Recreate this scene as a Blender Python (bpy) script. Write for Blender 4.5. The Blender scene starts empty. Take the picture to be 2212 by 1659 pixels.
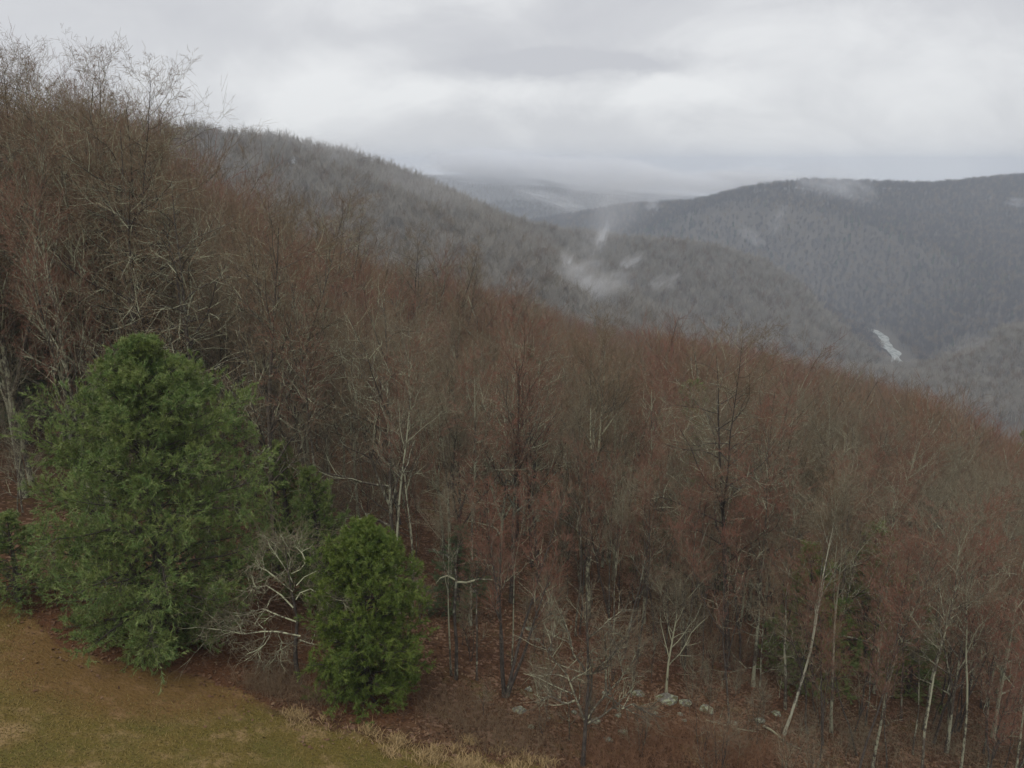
import bpy, math, random
import numpy as np

random.seed(7)
rng = np.random.default_rng(7)
S = bpy.context.scene
COL = S.collection
R = math.radians

# ------------------------------------------------------------------ camera
CAM_Z, PITCH, FPX = 15.0, R(14.0), 869.0          # FPX: focal length in 1024-px-wide pixels
cd = bpy.data.cameras.new('camera')
cam = bpy.data.objects.new('camera', cd)
COL.objects.link(cam)
cam.location = (0, 0, CAM_Z)
cam.rotation_euler = (R(90) - PITCH, 0, 0)
cd.sensor_width = 36.0
cd.lens = 36.0 * FPX / 1024.0
cd.clip_start, cd.clip_end = 0.5, 20000.0
S.camera = cam

# ------------------------------------------------------------------ node helpers
def N(nt, typ, **kw):
    n = nt.nodes.new(typ)
    for k, v in kw.items():
        if k == 'inp':
            for a, b in v.items():
                n.inputs[a].default_value = b
        else:
            setattr(n, k, v)
    return n

def L(nt, a, b):
    nt.links.new(a, b)

def math_n(nt, op, a, b=None, c=None, clamp=False):
    n = nt.nodes.new('ShaderNodeMath')
    n.operation = op
    n.use_clamp = clamp
    for i, v in enumerate((a, b, c)):
        if v is None:
            continue
        if isinstance(v, (int, float)):
            n.inputs[i].default_value = v
        else:
            nt.links.new(v, n.inputs[i])
    return n.outputs[0]

def mix_n(nt, fac, a, b):
    n = nt.nodes.new('ShaderNodeMix')
    n.data_type = 'RGBA'
    for s, v in ((n.inputs[0], fac), (n.inputs[6], a), (n.inputs[7], b)):
        if isinstance(v, (int, float)):
            s.default_value = v
        elif isinstance(v, tuple):
            s.default_value = (v + (1.0,))[:4]
        else:
            nt.links.new(v, s)
    return n.outputs[2]

def noise_n(nt, vec, scale, detail=3.0, rough=0.55, dist=0.0):
    n = N(nt, 'ShaderNodeTexNoise', inp={'Scale': scale, 'Detail': detail, 'Roughness': rough, 'Distortion': dist})
    if vec is not None:
        nt.links.new(vec, n.inputs['Vector'])
    return n.outputs[0]

def ramp_n(nt, fac, lo, hi):
    n = N(nt, 'ShaderNodeMapRange', interpolation_type='SMOOTHSTEP', inp={1: lo, 2: hi})
    nt.links.new(fac, n.inputs[0])
    return n.outputs[0]

def mapping_n(nt, vec, scale=(1, 1, 1), loc=(0, 0, 0), typ='POINT'):
    n = N(nt, 'ShaderNodeMapping', vector_type=typ)
    n.inputs['Scale'].default_value = scale
    n.inputs['Location'].default_value = loc
    nt.links.new(vec, n.inputs['Vector'])
    return n.outputs[0]

# ------------------------------------------------------------------ world: overcast sky over a Nishita base
SUN_EL, SUN_ROT = R(58), R(200)
W = bpy.data.worlds.new('World')
S.world = W
W.use_nodes = True
nt = W.node_tree
nt.nodes.clear()
out = N(nt, 'ShaderNodeOutputWorld')
sky = N(nt, 'ShaderNodeTexSky', sky_type='NISHITA', sun_disc=False, sun_elevation=SUN_EL, sun_rotation=SUN_ROT, altitude=900.0)
bg1 = N(nt, 'ShaderNodeBackground', inp={'Strength': 0.08})
L(nt, sky.outputs[0], bg1.inputs['Color'])
tc = N(nt, 'ShaderNodeTexCoord')
d = tc.outputs['Generated']
sep = N(nt, 'ShaderNodeSeparateXYZ')
L(nt, d, sep.inputs[0])
zc = math_n(nt, 'ADD', math_n(nt, 'MAXIMUM', sep.outputs[2], 0.0), 0.80)
px = math_n(nt, 'DIVIDE', sep.outputs[0], zc)
py = math_n(nt, 'DIVIDE', sep.outputs[1], zc)
cmb = N(nt, 'ShaderNodeCombineXYZ')
L(nt, px, cmb.inputs[0]); L(nt, py, cmb.inputs[1])
plane = cmb.outputs[0]
n1 = noise_n(nt, mapping_n(nt, plane, (1.1, 1.5, 1), (3.1, 1.7, 0)), 2.0, 5, 0.5, 0.8)
n2 = noise_n(nt, mapping_n(nt, plane, (1.1, 1.6, 1), (8.3, 4.1, 0)), 5.5, 6, 0.6, 0.8)
val = math_n(nt, 'ADD', math_n(nt, 'MULTIPLY', n1, 0.65), math_n(nt, 'MULTIPLY', n2, 0.35))
val = ramp_n(nt, val, 0.25, 0.76)
# the wispy bright roll of cloud and the dark base above it, low over the valley
warp = N(nt, 'ShaderNodeTexNoise', inp={'Scale': 9.0, 'Detail': 5.0, 'Roughness': 0.6})
L(nt, mapping_n(nt, d, (1, 1, 2.2)), warp.inputs['Vector'])
wv = N(nt, 'ShaderNodeVectorMath', operation='MULTIPLY_ADD')
wv.inputs[1].default_value = (0.16, 0.0, 0.05)
L(nt, warp.outputs[1], wv.inputs[0]); L(nt, d, wv.inputs[2])
def blob(u, v, su, sv):
    """soft patch in the sky direction that lies u right of and v above the level straight ahead (tangents)"""
    m = N(nt, 'ShaderNodeMapping')
    m.inputs['Scale'].default_value = (1 / su, 0.0, 1 / sv)
    m.inputs['Location'].default_value = (-(u + 0.08) / su, 0, -(v + 0.025) / sv)
    L(nt, wv.outputs[0], m.inputs['Vector'])
    ln = N(nt, 'ShaderNodeVectorMath', operation='LENGTH')
    L(nt, m.outputs[0], ln.inputs[0])
    g = math_n(nt, 'POWER', 2.71828, math_n(nt, 'MULTIPLY', math_n(nt, 'MULTIPLY', ln.outputs[1], ln.outputs[1]), -1.0))
    front = math_n(nt, 'GREATER_THAN', sep.outputs[1], 0.0)
    return math_n(nt, 'MULTIPLY', g, front)
val = math_n(nt, 'ADD', val, math_n(nt, 'MULTIPLY', blob(0.03, 0.078, 0.16, 0.018), 0.6))
val = math_n(nt, 'ADD', val, math_n(nt, 'MULTIPLY', blob(-0.25, 0.06, 0.16, 0.04), 0.25))
val = math_n(nt, 'SUBTRACT', val, math_n(nt, 'MULTIPLY', blob(0.07, 0.108, 0.12, 0.009), 1.0))
val = math_n(nt, 'SUBTRACT', val, math_n(nt, 'MULTIPLY', blob(-0.12, 0.135, 0.20, 0.020), 0.25))
cl = N(nt, 'ShaderNodeValToRGB')
cl.color_ramp.elements[0].position = 0.0
cl.color_ramp.elements[0].color = (0.47, 0.475, 0.50, 1)
cl.color_ramp.elements[1].position = 1.0
cl.color_ramp.elements[1].color = (0.69, 0.695, 0.70, 1)
e = cl.color_ramp.elements.new(0.5); e.color = (0.54, 0.545, 0.562, 1)
L(nt, val, cl.inputs[0])
bg2 = N(nt, 'ShaderNodeBackground', inp={'Strength': 1.0})
L(nt, cl.outputs[0], bg2.inputs['Color'])
ms = N(nt, 'ShaderNodeMixShader', inp={'Fac': 0.95})
L(nt, bg1.outputs[0], ms.inputs[1]); L(nt, bg2.outputs[0], ms.inputs[2])
L(nt, ms.outputs[0], out.inputs['Surface'])

# ------------------------------------------------------------------ the veiled sun
sl = bpy.data.lights.new('sun', 'SUN')
sl.energy = 1.5
sl.angle = R(35)
sl.color = (1.0, 0.96, 0.9)
sun = bpy.data.objects.new('sun', sl)
COL.objects.link(sun)
sun.rotation_euler = (R(90) - SUN_EL, 0, R(180) - SUN_ROT)
sun.location = (0, -40, 80)

# ------------------------------------------------------------------ exposure and renderer
S.view_settings.view_transform = 'Standard'
S.view_settings.look = 'None'
S.view_settings.exposure = 0.35
S.view_settings.gamma = 1.0
S.view_settings.use_curve_mapping = False
S.render.engine = 'CYCLES'
cy = S.cycles
cy.max_bounces, cy.diffuse_bounces, cy.glossy_bounces, cy.transmission_bounces = 6, 3, 2, 3
cy.volume_bounces = 4
cy.volume_max_steps = 64
cy.use_denoising = True
cy.denoising_prefilter = 'ACCURATE'
cy.use_adaptive_sampling = False
cy.denoiser = 'OPENIMAGEDENOISE'

# ------------------------------------------------------------------ photograph pixel (2212 px wide reading) -> ray
def ray(u, v):
    u, v = u * 1024 / 2212, v * 1024 / 2212
    a, b = (u - 512) / FPX, (384 - v) / FPX
    c, s = math.cos(PITCH), math.sin(PITCH)
    return np.array((a, c + b * s, -s + b * c))

# ------------------------------------------------------------------ terrain
def sstep(x, a, b):
    t = np.clip((x - a) / (b - a), 0, 1)
    return t * t * (3 - 2 * t)

def wob(x, y, k, seed=0):
    r = np.random.default_rng(100 + seed)
    o = np.zeros_like(x, dtype=float)
    for i in range(5):
        a = r.uniform(0, 6.283); f = k * r.uniform(0.6, 1.7)
        o += np.sin((x * math.cos(a) + y * math.sin(a)) * f + r.uniform(0, 6.283))
    return o / 5

def crest(pts, drop):
    o = []
    for u, v, D in pts:
        r = ray(u * 2212 / 1024, v * 2212 / 1024)
        t = D / r[1]
        o.append((r[0] * t, D, CAM_Z + r[2] * t - drop))
    return np.array(o)

MID = crest([(60, 112, 500), (205, 127, 560), (260, 131, 590), (300, 140, 620), (345, 150, 650), (390, 165, 690), (440, 187, 730), (500, 212, 780),
             (560, 227, 810), (620, 234, 840), (700, 240, 860), (760, 256, 870), (800, 280, 870), (840, 315, 870), (872, 345, 870)], 17)
FAR = crest([(470, 232, 1900), (560, 216, 1800), (625, 205, 1700), (694, 201, 1600), (760, 185, 1500), (810, 180, 1480), (880, 182, 1500), (925, 184, 1520), (972, 180, 1560),
             (1024, 175, 1600), (1150, 168, 1650), (1400, 165, 1700)], 11)
DIST = crest([(380, 176, 3300), (470, 184, 2900), (520, 182, 2900), (580, 190, 3000), (640, 197, 3100), (760, 205, 3300), (1000, 215, 3500)], 0)
DIST2 = crest([(300, 214, 2100), (480, 205, 2150), (520, 203, 2150), (560, 211, 2200), (640, 222, 2200)], 8)
KNOLL = crest([(872, 388, 700), (900, 377, 695), (925, 364, 690), (950, 356, 680), (985, 343, 660), (1024, 331, 650), (1120, 318, 660), (1300, 300, 700)], 13)
RIVER = np.array([(1150, 680), (900, 730), (700, 780), (560, 815), (462, 834), (406, 858), (412, 900), (422, 935), (440, 975), (440, 1010), (462, 1055), (470, 1110), (440, 1180), (330, 1260), (150, 1330), (-150, 1500), (-600, 1800)], float)
WATER_Z = -190.0

def poly_dist(x, y, P):
    """distance to polyline P and the z interpolated along it"""
    best = np.full(x.shape, 1e18); zz = np.zeros(x.shape)
    for a, b in zip(P[:-1], P[1:]):
        dx, dy = b[0] - a[0], b[1] - a[1]
        t = np.clip(((x - a[0]) * dx + (y - a[1]) * dy) / (dx * dx + dy * dy), 0, 1)
        d2 = (x - a[0] - t * dx) ** 2 + (y - a[1] - t * dy) ** 2
        m = d2 < best
        best = np.where(m, d2, best)
        if P.shape[1] > 2:
            zz = np.where(m, a[2] + t * (b[2] - a[2]), zz)
    return np.sqrt(best), zz

def ridge(x, y, P, slope, r, gully, gk, seed):
    dd, z = poly_dist(x, y, P)
    h = z - slope * (np.sqrt(dd * dd + r * r) - r)
    return h + gully * wob(x, y, gk, seed) * sstep(dd, 15, 120)

def near_hill(x, y):
    xs = np.where(x < -40, -40 - 25 * (1 - np.exp(np.minimum((x + 40) / 25, 0))), x)
    ys = np.where(y < 4, 4 - 8 * (1 - np.exp(np.minimum((y - 4) / 8, 0))), y)
    z = -0.22 * (xs + 11) - 0.15 * (ys - 24)
    dd = np.hypot(x, y)
    z = z - 0.20 * np.maximum(xs - 0.43 * np.maximum(ys, 0) - 5, 0) * sstep(dd, 30, 70)
    z = z - 0.0013 * np.maximum(dd - 265, 0) ** 2
    far = sstep(dd, 18, 60)
    z = z + 0.10 * wob(x, y, 0.5, 1) * (0.4 + far) + (0.8 * wob(x, y, 0.09, 2) + 2.2 * wob(x, y, 0.03, 3)) * far
    return z

def layers(x, y):
    x = np.asarray(x, float); y = np.asarray(y, float)
    rd, _ = poly_dist(x, y, RIVER)
    base = WATER_Z - 1.5 + np.minimum(0.20 * np.maximum(rd - 16, 0), 55)
    return [near_hill(x, y),
            ridge(x, y, MID, 0.40, 10, 3.5, 0.016, 5),
            ridge(x, y, KNOLL, 0.30, 40, 4, 0.02, 6),
            ridge(x, y, FAR, 0.30, 20, 16, 0.010, 7),
            np.maximum(ridge(x, y, DIST, 0.22, 60, 30, 0.006, 8), ridge(x, y, DIST2, 0.3, 40, 14, 0.01, 9)),
            base]

def H(x, y):
    ls = layers(x, y)
    m = np.maximum.reduce(ls)
    k = np.where(np.hypot(x, y) < 120, 0.3, 4.0)
    z = m + k * np.log(sum(np.exp(np.clip((l - m) / k, -60, 0)) for l in ls))
    rd, _ = poly_dist(np.asarray(x, float), np.asarray(y, float), RIVER)
    cut = WATER_Z - 2.0 + 0.55 * np.maximum(rd - 26, 0) + 0.006 * np.maximum(rd - 50, 0) ** 2
    return np.where(np.hypot(x, y) > 500, np.minimum(z, cut), z)

def H1(x, y):
    return float(H(np.array([x], float), np.array([y], float))[0])

def hit(u, v):
    """point of the ground seen at photograph pixel (u, v)"""
    r = ray(u, v)
    ts = np.linspace(8, 160, 1500)
    p = ts[:, None] * r[None, :]
    gap = CAM_Z + p[:, 2] - H(p[:, 0], p[:, 1])
    i = int(np.argmax(gap < 0)) or len(ts) - 1
    return np.array((p[i, 0], p[i, 1], H1(p[i, 0], p[i, 1])))

def at_dist(u, v, y):
    r = ray(u, v); t = y / r[1]
    return np.array((r[0] * t, y, CAM_Z + r[2] * t))

# ------------------------------------------------------------------ mesh helpers
def mesh_arrays(name, co, faces_list, mats=(), smooth=False):
    """faces_list: [(int array (M,k), material index)]"""
    me = bpy.data.meshes.new(name)
    co = np.asarray(co, np.float32)
    me.vertices.add(len(co))
    me.vertices.foreach_set('co', co.ravel())
    idx = np.concatenate([f.ravel() for f, _ in faces_list]).astype(np.int32)
    sizes = np.concatenate([np.full(len(f), f.shape[1], np.int32) for f, _ in faces_list])
    mi = np.concatenate([np.full(len(f), m, np.int32) for f, m in faces_list])
    me.loops.add(len(idx))
    me.loops.foreach_set('vertex_index', idx)
    me.polygons.add(len(sizes))
    st = np.zeros(len(sizes), np.int32); st[1:] = np.cumsum(sizes)[:-1]
    me.polygons.foreach_set('loop_start', st)
    me.polygons.foreach_set('material_index', mi)
    if smooth:
        me.polygons.foreach_set('use_smooth', np.ones(len(sizes), bool))
    for m in mats:
        me.materials.append(m)
    me.update(calc_edges=True)
    return me

class Geo:
    def __init__(self):
        self.v, self.f, self.n = [], [], 0
    def add(self, co, faces, mi=0):
        co = np.asarray(co, float).reshape(-1, 3)
        self.v.append(co)
        self.f.append((np.asarray(faces, int) + self.n, mi))
        self.n += len(co)
    def tubes(self, P, Rr, sides, mi=0):
        """P (N,n,3) polylines, Rr (N,n) radii"""
        P = np.asarray(P, float); Rr = np.asarray(Rr, float)
        if len(P) == 0:
            return
        Nn, n, _ = P.shape
        T = np.gradient(P, axis=1)
        T /= np.linalg.norm(T, axis=2, keepdims=True) + 1e-9
        ref = rng.normal(size=(Nn, 1, 3)); ref[:, :, 2] *= 0.3
        U = np.cross(T, np.broadcast_to(ref, T.shape))
        U /= np.linalg.norm(U, axis=2, keepdims=True) + 1e-9
        V = np.cross(T, U)
        a = np.arange(sides) * 2 * math.pi / sides
        ring = U[:, :, None, :] * np.cos(a)[None, None, :, None] + V[:, :, None, :] * np.sin(a)[None, None, :, None]
        co = P[:, :, None, :] + ring * Rr[:, :, None, None]
        base = (np.arange(Nn) * n * sides)[:, None, None]
        i = np.arange(n - 1)[None, :, None] * sides
        k = np.arange(sides)[None, None, :]; k2 = (k + 1) % sides
        q = np.stack([base + i + k, base + i + k2, base + i + sides + k2, base + i + sides + k], axis=-1).reshape(-1, 4)
        self.add(co.reshape(-1, 3), q, mi)
    def build(self, name, mats, smooth=True):
        return mesh_arrays(name, np.concatenate(self.v), self.f, mats, smooth)

def link(name, me, parent=None, kind=None):
    o = bpy.data.objects.new(name, me)
    COL.objects.link(o)
    if parent is not None:
        o.parent = parent
    if kind:
        o['kind'] = kind
    return o

def tag(o, label=None, cat=None, group=None):
    if label: o['label'] = label
    if cat: o['category'] = cat
    if group: o['group'] = group
    return o

def empty(name, loc, rz=0.0, sc=1.0):
    o = bpy.data.objects.new(name, None)
    COL.objects.link(o)
    o.location = loc; o.rotation_euler = (0, 0, rz)
    o.scale = (sc, sc, sc) if isinstance(sc, (int, float)) else sc
    o.empty_display_size = 0.3
    return o

# ------------------------------------------------------------------ materials
def material(name):
    m = bpy.data.materials.new(name)
    m.use_nodes = True
    nt = m.node_tree
    b = nt.nodes['Principled BSDF']
    b.inputs['Specular IOR Level'].default_value = 0.25
    return m, nt, b

def bark_material(name, dark, mid, lichen, amount=0.5, scale=3.0, rough=0.9):
    """bark with patches of crustose lichen; each tree a little different"""
    m, nt, b = material(name)
    tc = N(nt, 'ShaderNodeTexCoord'); oi = N(nt, 'ShaderNodeObjectInfo')
    ofs = N(nt, 'ShaderNodeVectorMath', operation='MULTIPLY_ADD')
    cx = N(nt, 'ShaderNodeCombineXYZ')
    for i in range(3):
        L(nt, oi.outputs['Random'], cx.inputs[i])
    ofs.inputs[1].default_value = (37, 53, 71)
    L(nt, cx.outputs[0], ofs.inputs[0]); L(nt, tc.outputs['Object'], ofs.inputs[2])
    v = mapping_n(nt, ofs.outputs[0], (1, 1, 0.55))
    base = mix_n(nt, ramp_n(nt, noise_n(nt, v, scale * 4, 4, 0.65), 0.35, 0.7), dark, mid)
    big = noise_n(nt, v, scale * 0.35, 3, 0.6)
    sm = noise_n(nt, v, scale * 3.2, 4, 0.7)
    s = math_n(nt, 'ADD', math_n(nt, 'MULTIPLY', big, 0.5), math_n(nt, 'MULTIPLY', sm, 0.5))
    s = math_n(nt, 'ADD', s, math_n(nt, 'MULTIPLY', math_n(nt, 'SUBTRACT', oi.outputs['Random'], 0.5), 0.10))
    t = 0.62 - 0.26 * amount
    patch = ramp_n(nt, s, t, t + 0.07)
    col = mix_n(nt, math_n(nt, 'MULTIPLY', patch, 0.9), base, lichen)
    L(nt, col, b.inputs['Base Color'])
    b.inputs['Roughness'].default_value = rough
    bp = N(nt, 'ShaderNodeBump', inp={'Strength': 0.5, 'Distance': 0.02})
    L(nt, sm, bp.inputs['Height']); L(nt, bp.outputs[0], b.inputs['Normal'])
    return m

def twig_material(name, a, c, rough=0.75):
    m, nt, b = material(name)
    oi = N(nt, 'ShaderNodeObjectInfo'); tc = N(nt, 'ShaderNodeTexCoord')
    nz = noise_n(nt, tc.outputs['Object'], 0.9, 3, 0.6)
    f = math_n(nt, 'ADD', math_n(nt, 'MULTIPLY', oi.outputs['Random'], 0.65), math_n(nt, 'MULTIPLY', nz, 0.5), clamp=True)
    L(nt, mix_n(nt, f, a, c), b.inputs['Base Color'])
    b.inputs['Roughness'].default_value = rough
    return m

LICH = (0.40, 0.42, 0.30)
M_BARK = bark_material('bark_lichened', (0.055, 0.045, 0.036), (0.13, 0.11, 0.085), (0.33, 0.335, 0.23), 0.55)
M_BARKD = bark_material('bark_dark', (0.04, 0.033, 0.028), (0.10, 0.085, 0.07), (0.24, 0.25, 0.18), 0.22)
M_PALE = bark_material('bark_pale_lichen', (0.06, 0.05, 0.038), (0.135, 0.118, 0.088), (0.34, 0.34, 0.225), 0.52, 3.5)
M_GNARL = bark_material('bark_crusted_lichen', (0.10, 0.08, 0.06), (0.24, 0.22, 0.16), (0.46, 0.48, 0.31), 0.50, 4.5)
M_BIRCH = bark_material('bark_birch', (0.07, 0.06, 0.05), (0.22, 0.20, 0.16), (0.42, 0.42, 0.31), 0.55, 3.0)
M_BRANCH = bark_material('branch_bark', (0.09, 0.075, 0.055), (0.19, 0.165, 0.115), (0.42, 0.43, 0.29), 0.55, 4.0)
M_TWRED = twig_material('twig_red_buds', (0.225, 0.090, 0.062), (0.190, 0.105, 0.068))
M_TWBRN = twig_material('twig_brown', (0.165, 0.125, 0.076), (0.195, 0.132, 0.080))
M_TWGRY = twig_material('twig_grey', (0.205, 0.178, 0.118), (0.17, 0.138, 0.090))
M_TWORG = twig_material('twig_orange', (0.235, 0.120, 0.065), (0.19, 0.115, 0.070))

def needle_material(name, a, c, e):
    m, nt, b = material(name)
    oi = N(nt, 'ShaderNodeObjectInfo'); tc = N(nt, 'ShaderNodeTexCoord')
    nz = noise_n(nt, tc.outputs['Object'], 1.3, 4, 0.6)
    n2 = noise_n(nt, tc.outputs['Object'], 7.0, 3, 0.6)
    col = mix_n(nt, ramp_n(nt, nz, 0.35, 0.65), a, c)
    col = mix_n(nt, ramp_n(nt, n2, 0.45, 0.75), col, e)
    L(nt, col, b.inputs['Base Color'])
    b.inputs['Roughness'].default_value = 0.5
    b.inputs['Specular IOR Level'].default_value = 0.35
    tr = N(nt, 'ShaderNodeBsdfTranslucent')
    L(nt, col, tr.inputs['Color'])
    mx = N(nt, 'ShaderNodeMixShader', inp={'Fac': 0.25})
    o = nt.nodes['Material Output']
    L(nt, b.outputs[0], mx.inputs[1]); L(nt, tr.outputs[0], mx.inputs[2]); L(nt, mx.outputs[0], o.inputs['Surface'])
    return m

M_NEEDLE = needle_material('pine_needles', (0.165, 0.215, 0.055), (0.110, 0.185, 0.050), (0.31, 0.34, 0.14))
M_NEEDLE2 = needle_material('pine_needles_fresh', (0.125, 0.175, 0.028), (0.088, 0.140, 0.026), (0.24, 0.28, 0.075))
M_NEEDLED = needle_material('pine_needles_dark', (0.080, 0.110, 0.050), (0.080, 0.120, 0.048), (0.12, 0.15, 0.065))

# ground: lawn, needle duff and leaf litter in one sheet, told apart by two vertex masks
def ground_material():
    m, nt, b = material('ground')
    tc = N(nt, 'ShaderNodeTexCoord'); P = tc.outputs['Object']
    al = N(nt, 'ShaderNodeAttribute', attribute_name='lawn').outputs['Fac']
    ad = N(nt, 'ShaderNodeAttribute', attribute_name='duff').outputs['Fac']
    big = noise_n(nt, P, 0.22, 4, 0.6); med = noise_n(nt, P, 1.3, 5, 0.65); fine = noise_n(nt, P, 14.0, 4, 0.7)
    # lawn: winter grass, tan and olive
    lawn = mix_n(nt, ramp_n(nt, big, 0.38, 0.62), (0.132, 0.104, 0.026), (0.180, 0.125, 0.040))
    lawn = mix_n(nt, ramp_n(nt, med, 0.48, 0.70), lawn, (0.30, 0.205, 0.10))
    lawn = mix_n(nt, math_n(nt, 'MULTIPLY', ramp_n(nt, noise_n(nt, mapping_n(nt, P, (1, 1, 1), (31, 7, 0)), 0.7, 4, 0.6), 0.44, 0.64), 0.8), lawn, (0.115, 0.102, 0.026))
    lawn = mix_n(nt, ramp_n(nt, fine, 0.52, 0.70), lawn, (0.10, 0.075, 0.03))
    # litter: wet oak and maple leaves
    vo = N(nt, 'ShaderNodeTexVoronoi', inp={'Scale': 7.0, 'Randomness': 1.0})
    L(nt, P, vo.inputs['Vector'])
    sepc = N(nt, 'ShaderNodeSeparateColor'); L(nt, vo.outputs['Color'], sepc.inputs[0])
    lit = mix_n(nt, sepc.outputs[0], (0.068, 0.035, 0.020), (0.118, 0.064, 0.034))
    lit = mix_n(nt, math_n(nt, 'MULTIPLY', ramp_n(nt, sepc.outputs[1], 0.80, 0.9), 0.8), lit, (0.25, 0.155, 0.105))
    lit = mix_n(nt, math_n(nt, 'MULTIPLY', ramp_n(nt, noise_n(nt, P, 0.5, 4, 0.65), 0.55, 0.70), 0.55), lit, (0.125, 0.100, 0.035))
    lit = mix_n(nt, math_n(nt, 'MULTIPLY', ramp_n(nt, med, 0.52, 0.72), 0.5), lit, (0.06, 0.036, 0.024))
    duff = mix_n(nt, ramp_n(nt, fine, 0.4, 0.65), (0.105, 0.048, 0.025), (0.150, 0.075, 0.038))
    aw = N(nt, 'ShaderNodeAttribute', attribute_name='upland').outputs['Fac']
    lit = mix_n(nt, aw, lit, (0.098, 0.085, 0.068))
    jl = math_n(nt, 'ADD', al, math_n(nt, 'MULTIPLY', math_n(nt, 'SUBTRACT', med, 0.5), 0.9))
    jd = math_n(nt, 'ADD', ad, math_n(nt, 'MULTIPLY', math_n(nt, 'SUBTRACT', med, 0.5), 0.5))
    col = mix_n(nt, ramp_n(nt, jd, 0.2, 0.8), lit, duff)
    col = mix_n(nt, ramp_n(nt, jl, 0.35, 0.65), col, lawn)
    col = mix_n(nt, math_n(nt, 'MULTIPLY', math_n(nt, 'MULTIPLY', ramp_n(nt, jd, 0.35, 0.9), ramp_n(nt, jl, 0.35, 0.65)), 0.6), col, (0.170, 0.088, 0.038))
    L(nt, col, b.inputs['Base Color'])
    b.inputs['Roughness'].default_value = 0.95
    b.inputs['Specular IOR Level'].default_value = 0.1
    bp = N(nt, 'ShaderNodeBump', inp={'Strength': 0.9, 'Distance': 0.06})
    hh = math_n(nt, 'ADD', math_n(nt, 'MULTIPLY', vo.outputs['Distance'], 0.5), fine)
    L(nt, hh, bp.inputs['Height']); L(nt, bp.outputs[0], b.inputs['Normal'])
    return m

# lawn edge, read off the photograph and dropped on the hill
EDGE = [hit(u, v) for u, v in ((0, 1286), (60, 1330), (130, 1395), (230, 1435), (330, 1450), (430, 1470), (520, 1500), (600, 1545), (690, 1575), (790, 1590), (900, 1625), (1000, 1645), (1100, 1652), (1170, 1659))]
EX = np.array([p[0] for p in EDGE]); EY = np.array([p[1] for p in EDGE])
o_ = np.argsort(EX); EX, EY = EX[o_], EY[o_]
def lawn_edge(x):
    y = np.interp(x, EX, EY)
    y = np.where(x < EX[0], EY[0] + (EX[0] - x) * 0.55, y)
    return np.where(x > EX[-1], EY[-1] - (x - EX[-1]) * 1.5, y)

PINE_XY = hit(340, 1400)[:2]
PINE2_XY = hit(778, 1500)[:2]

def build_ground():
    n = 500
    U = math.asinh(3850 / 10.0)
    g = np.sinh(np.linspace(-U, U, n)) * 10.0
    X, Y = np.meshgrid(g, g + 26.0, indexing='xy')
    Z = H(X.ravel(), Y.ravel())
    co = np.stack([X.ravel(), Y.ravel(), Z], 1)
    i = np.arange(n * n).reshape(n, n)
    q = np.stack([i[:-1, :-1], i[:-1, 1:], i[1:, 1:], i[1:, :-1]], -1).reshape(-1, 4)
    me = mesh_arrays('ground', co, [(q, 0)], [ground_material()], True)
    x, y = co[:, 0], co[:, 1]
    lawn = np.clip(0.5 + (lawn_edge(x) - y) / 1.6, 0, 1)
    dp = np.hypot(x - PINE_XY[0], y - PINE_XY[1])
    dq = np.hypot(x - PINE2_XY[0], y - PINE2_XY[1])
    duff = np.maximum(1 - sstep(dp, 3.2, 6.5), 1 - sstep(dq, 1.2, 2.8))
    duff = np.maximum(duff, 0.8 * (1 - sstep(np.hypot(x + 17, (y - 27) * 1.2), 1.0, 5.5)))
    for nm, arr in (('lawn', lawn), ('duff', duff), ('upland', sstep(np.hypot(x, y), 60, 160))):
        a = me.attributes.new(nm, 'FLOAT', 'POINT')
        a.data.foreach_set('value', arr.astype(np.float32))
    return link('ground', me, kind='structure')
build_ground()

# river of white water in the gorge
def build_river():
    m, nt, b = material('white_water')
    tc = N(nt, 'ShaderNodeTexCoord')
    nz = noise_n(nt, mapping_n(nt, tc.outputs['Object'], (1, 0.35, 1)), 0.28, 6, 0.7)
    L(nt, mix_n(nt, ramp_n(nt, nz, 0.36, 0.55), (0.10, 0.13, 0.12), (0.42, 0.44, 0.42)), b.inputs['Base Color'])
    b.inputs['Roughness'].default_value = 0.35
    bp = N(nt, 'ShaderNodeBump', inp={'Strength': 0.6, 'Distance': 0.5})
    L(nt, nz, bp.inputs['Height']); L(nt, bp.outputs[0], b.inputs['Normal'])
    # resample the course
    P = RIVER
    for _ in range(3):      # round the bends
        P = np.concatenate([P[:1], np.stack([0.75 * P[:-1] + 0.25 * P[1:], 0.25 * P[:-1] + 0.75 * P[1:]], 1).reshape(-1, 2), P[-1:]])
    seg = np.hypot(*np.diff(P, axis=0).T); s = np.concatenate([[0], np.cumsum(seg)])
    ss = np.linspace(0, s[-1], 420)
    x = np.interp(ss, s, P[:, 0]); y = np.interp(ss, s, P[:, 1])
    tx, ty = np.gradient(x), np.gradient(y); ln = np.hypot(tx, ty)
    nx, ny = -ty / ln, tx / ln
    k = 9
    w = 6.0 + 1.2 * np.sin(ss * 0.05) + 1.1 * np.sin(ss * 0.13 + 1)
    f = np.linspace(-1, 1, k)
    X = x[:, None] + nx[:, None] * w[:, None] * f; Y = y[:, None] + ny[:, None] * w[:, None] * f
    Z = np.full(X.shape, WATER_Z) + 0.15 * np.random.default_rng(3).normal(size=X.shape)
    i = np.arange(420 * k).reshape(420, k)
    q = np.stack([i[:-1, :-1], i[1:, :-1], i[1:, 1:], i[:-1, 1:]], -1).reshape(-1, 4)
    me = mesh_arrays('river', np.stack([X.ravel(), Y.ravel(), Z.ravel()], 1), [(q, 0)], [m], True)
    link('river', me, kind='structure')
build_river()

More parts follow.
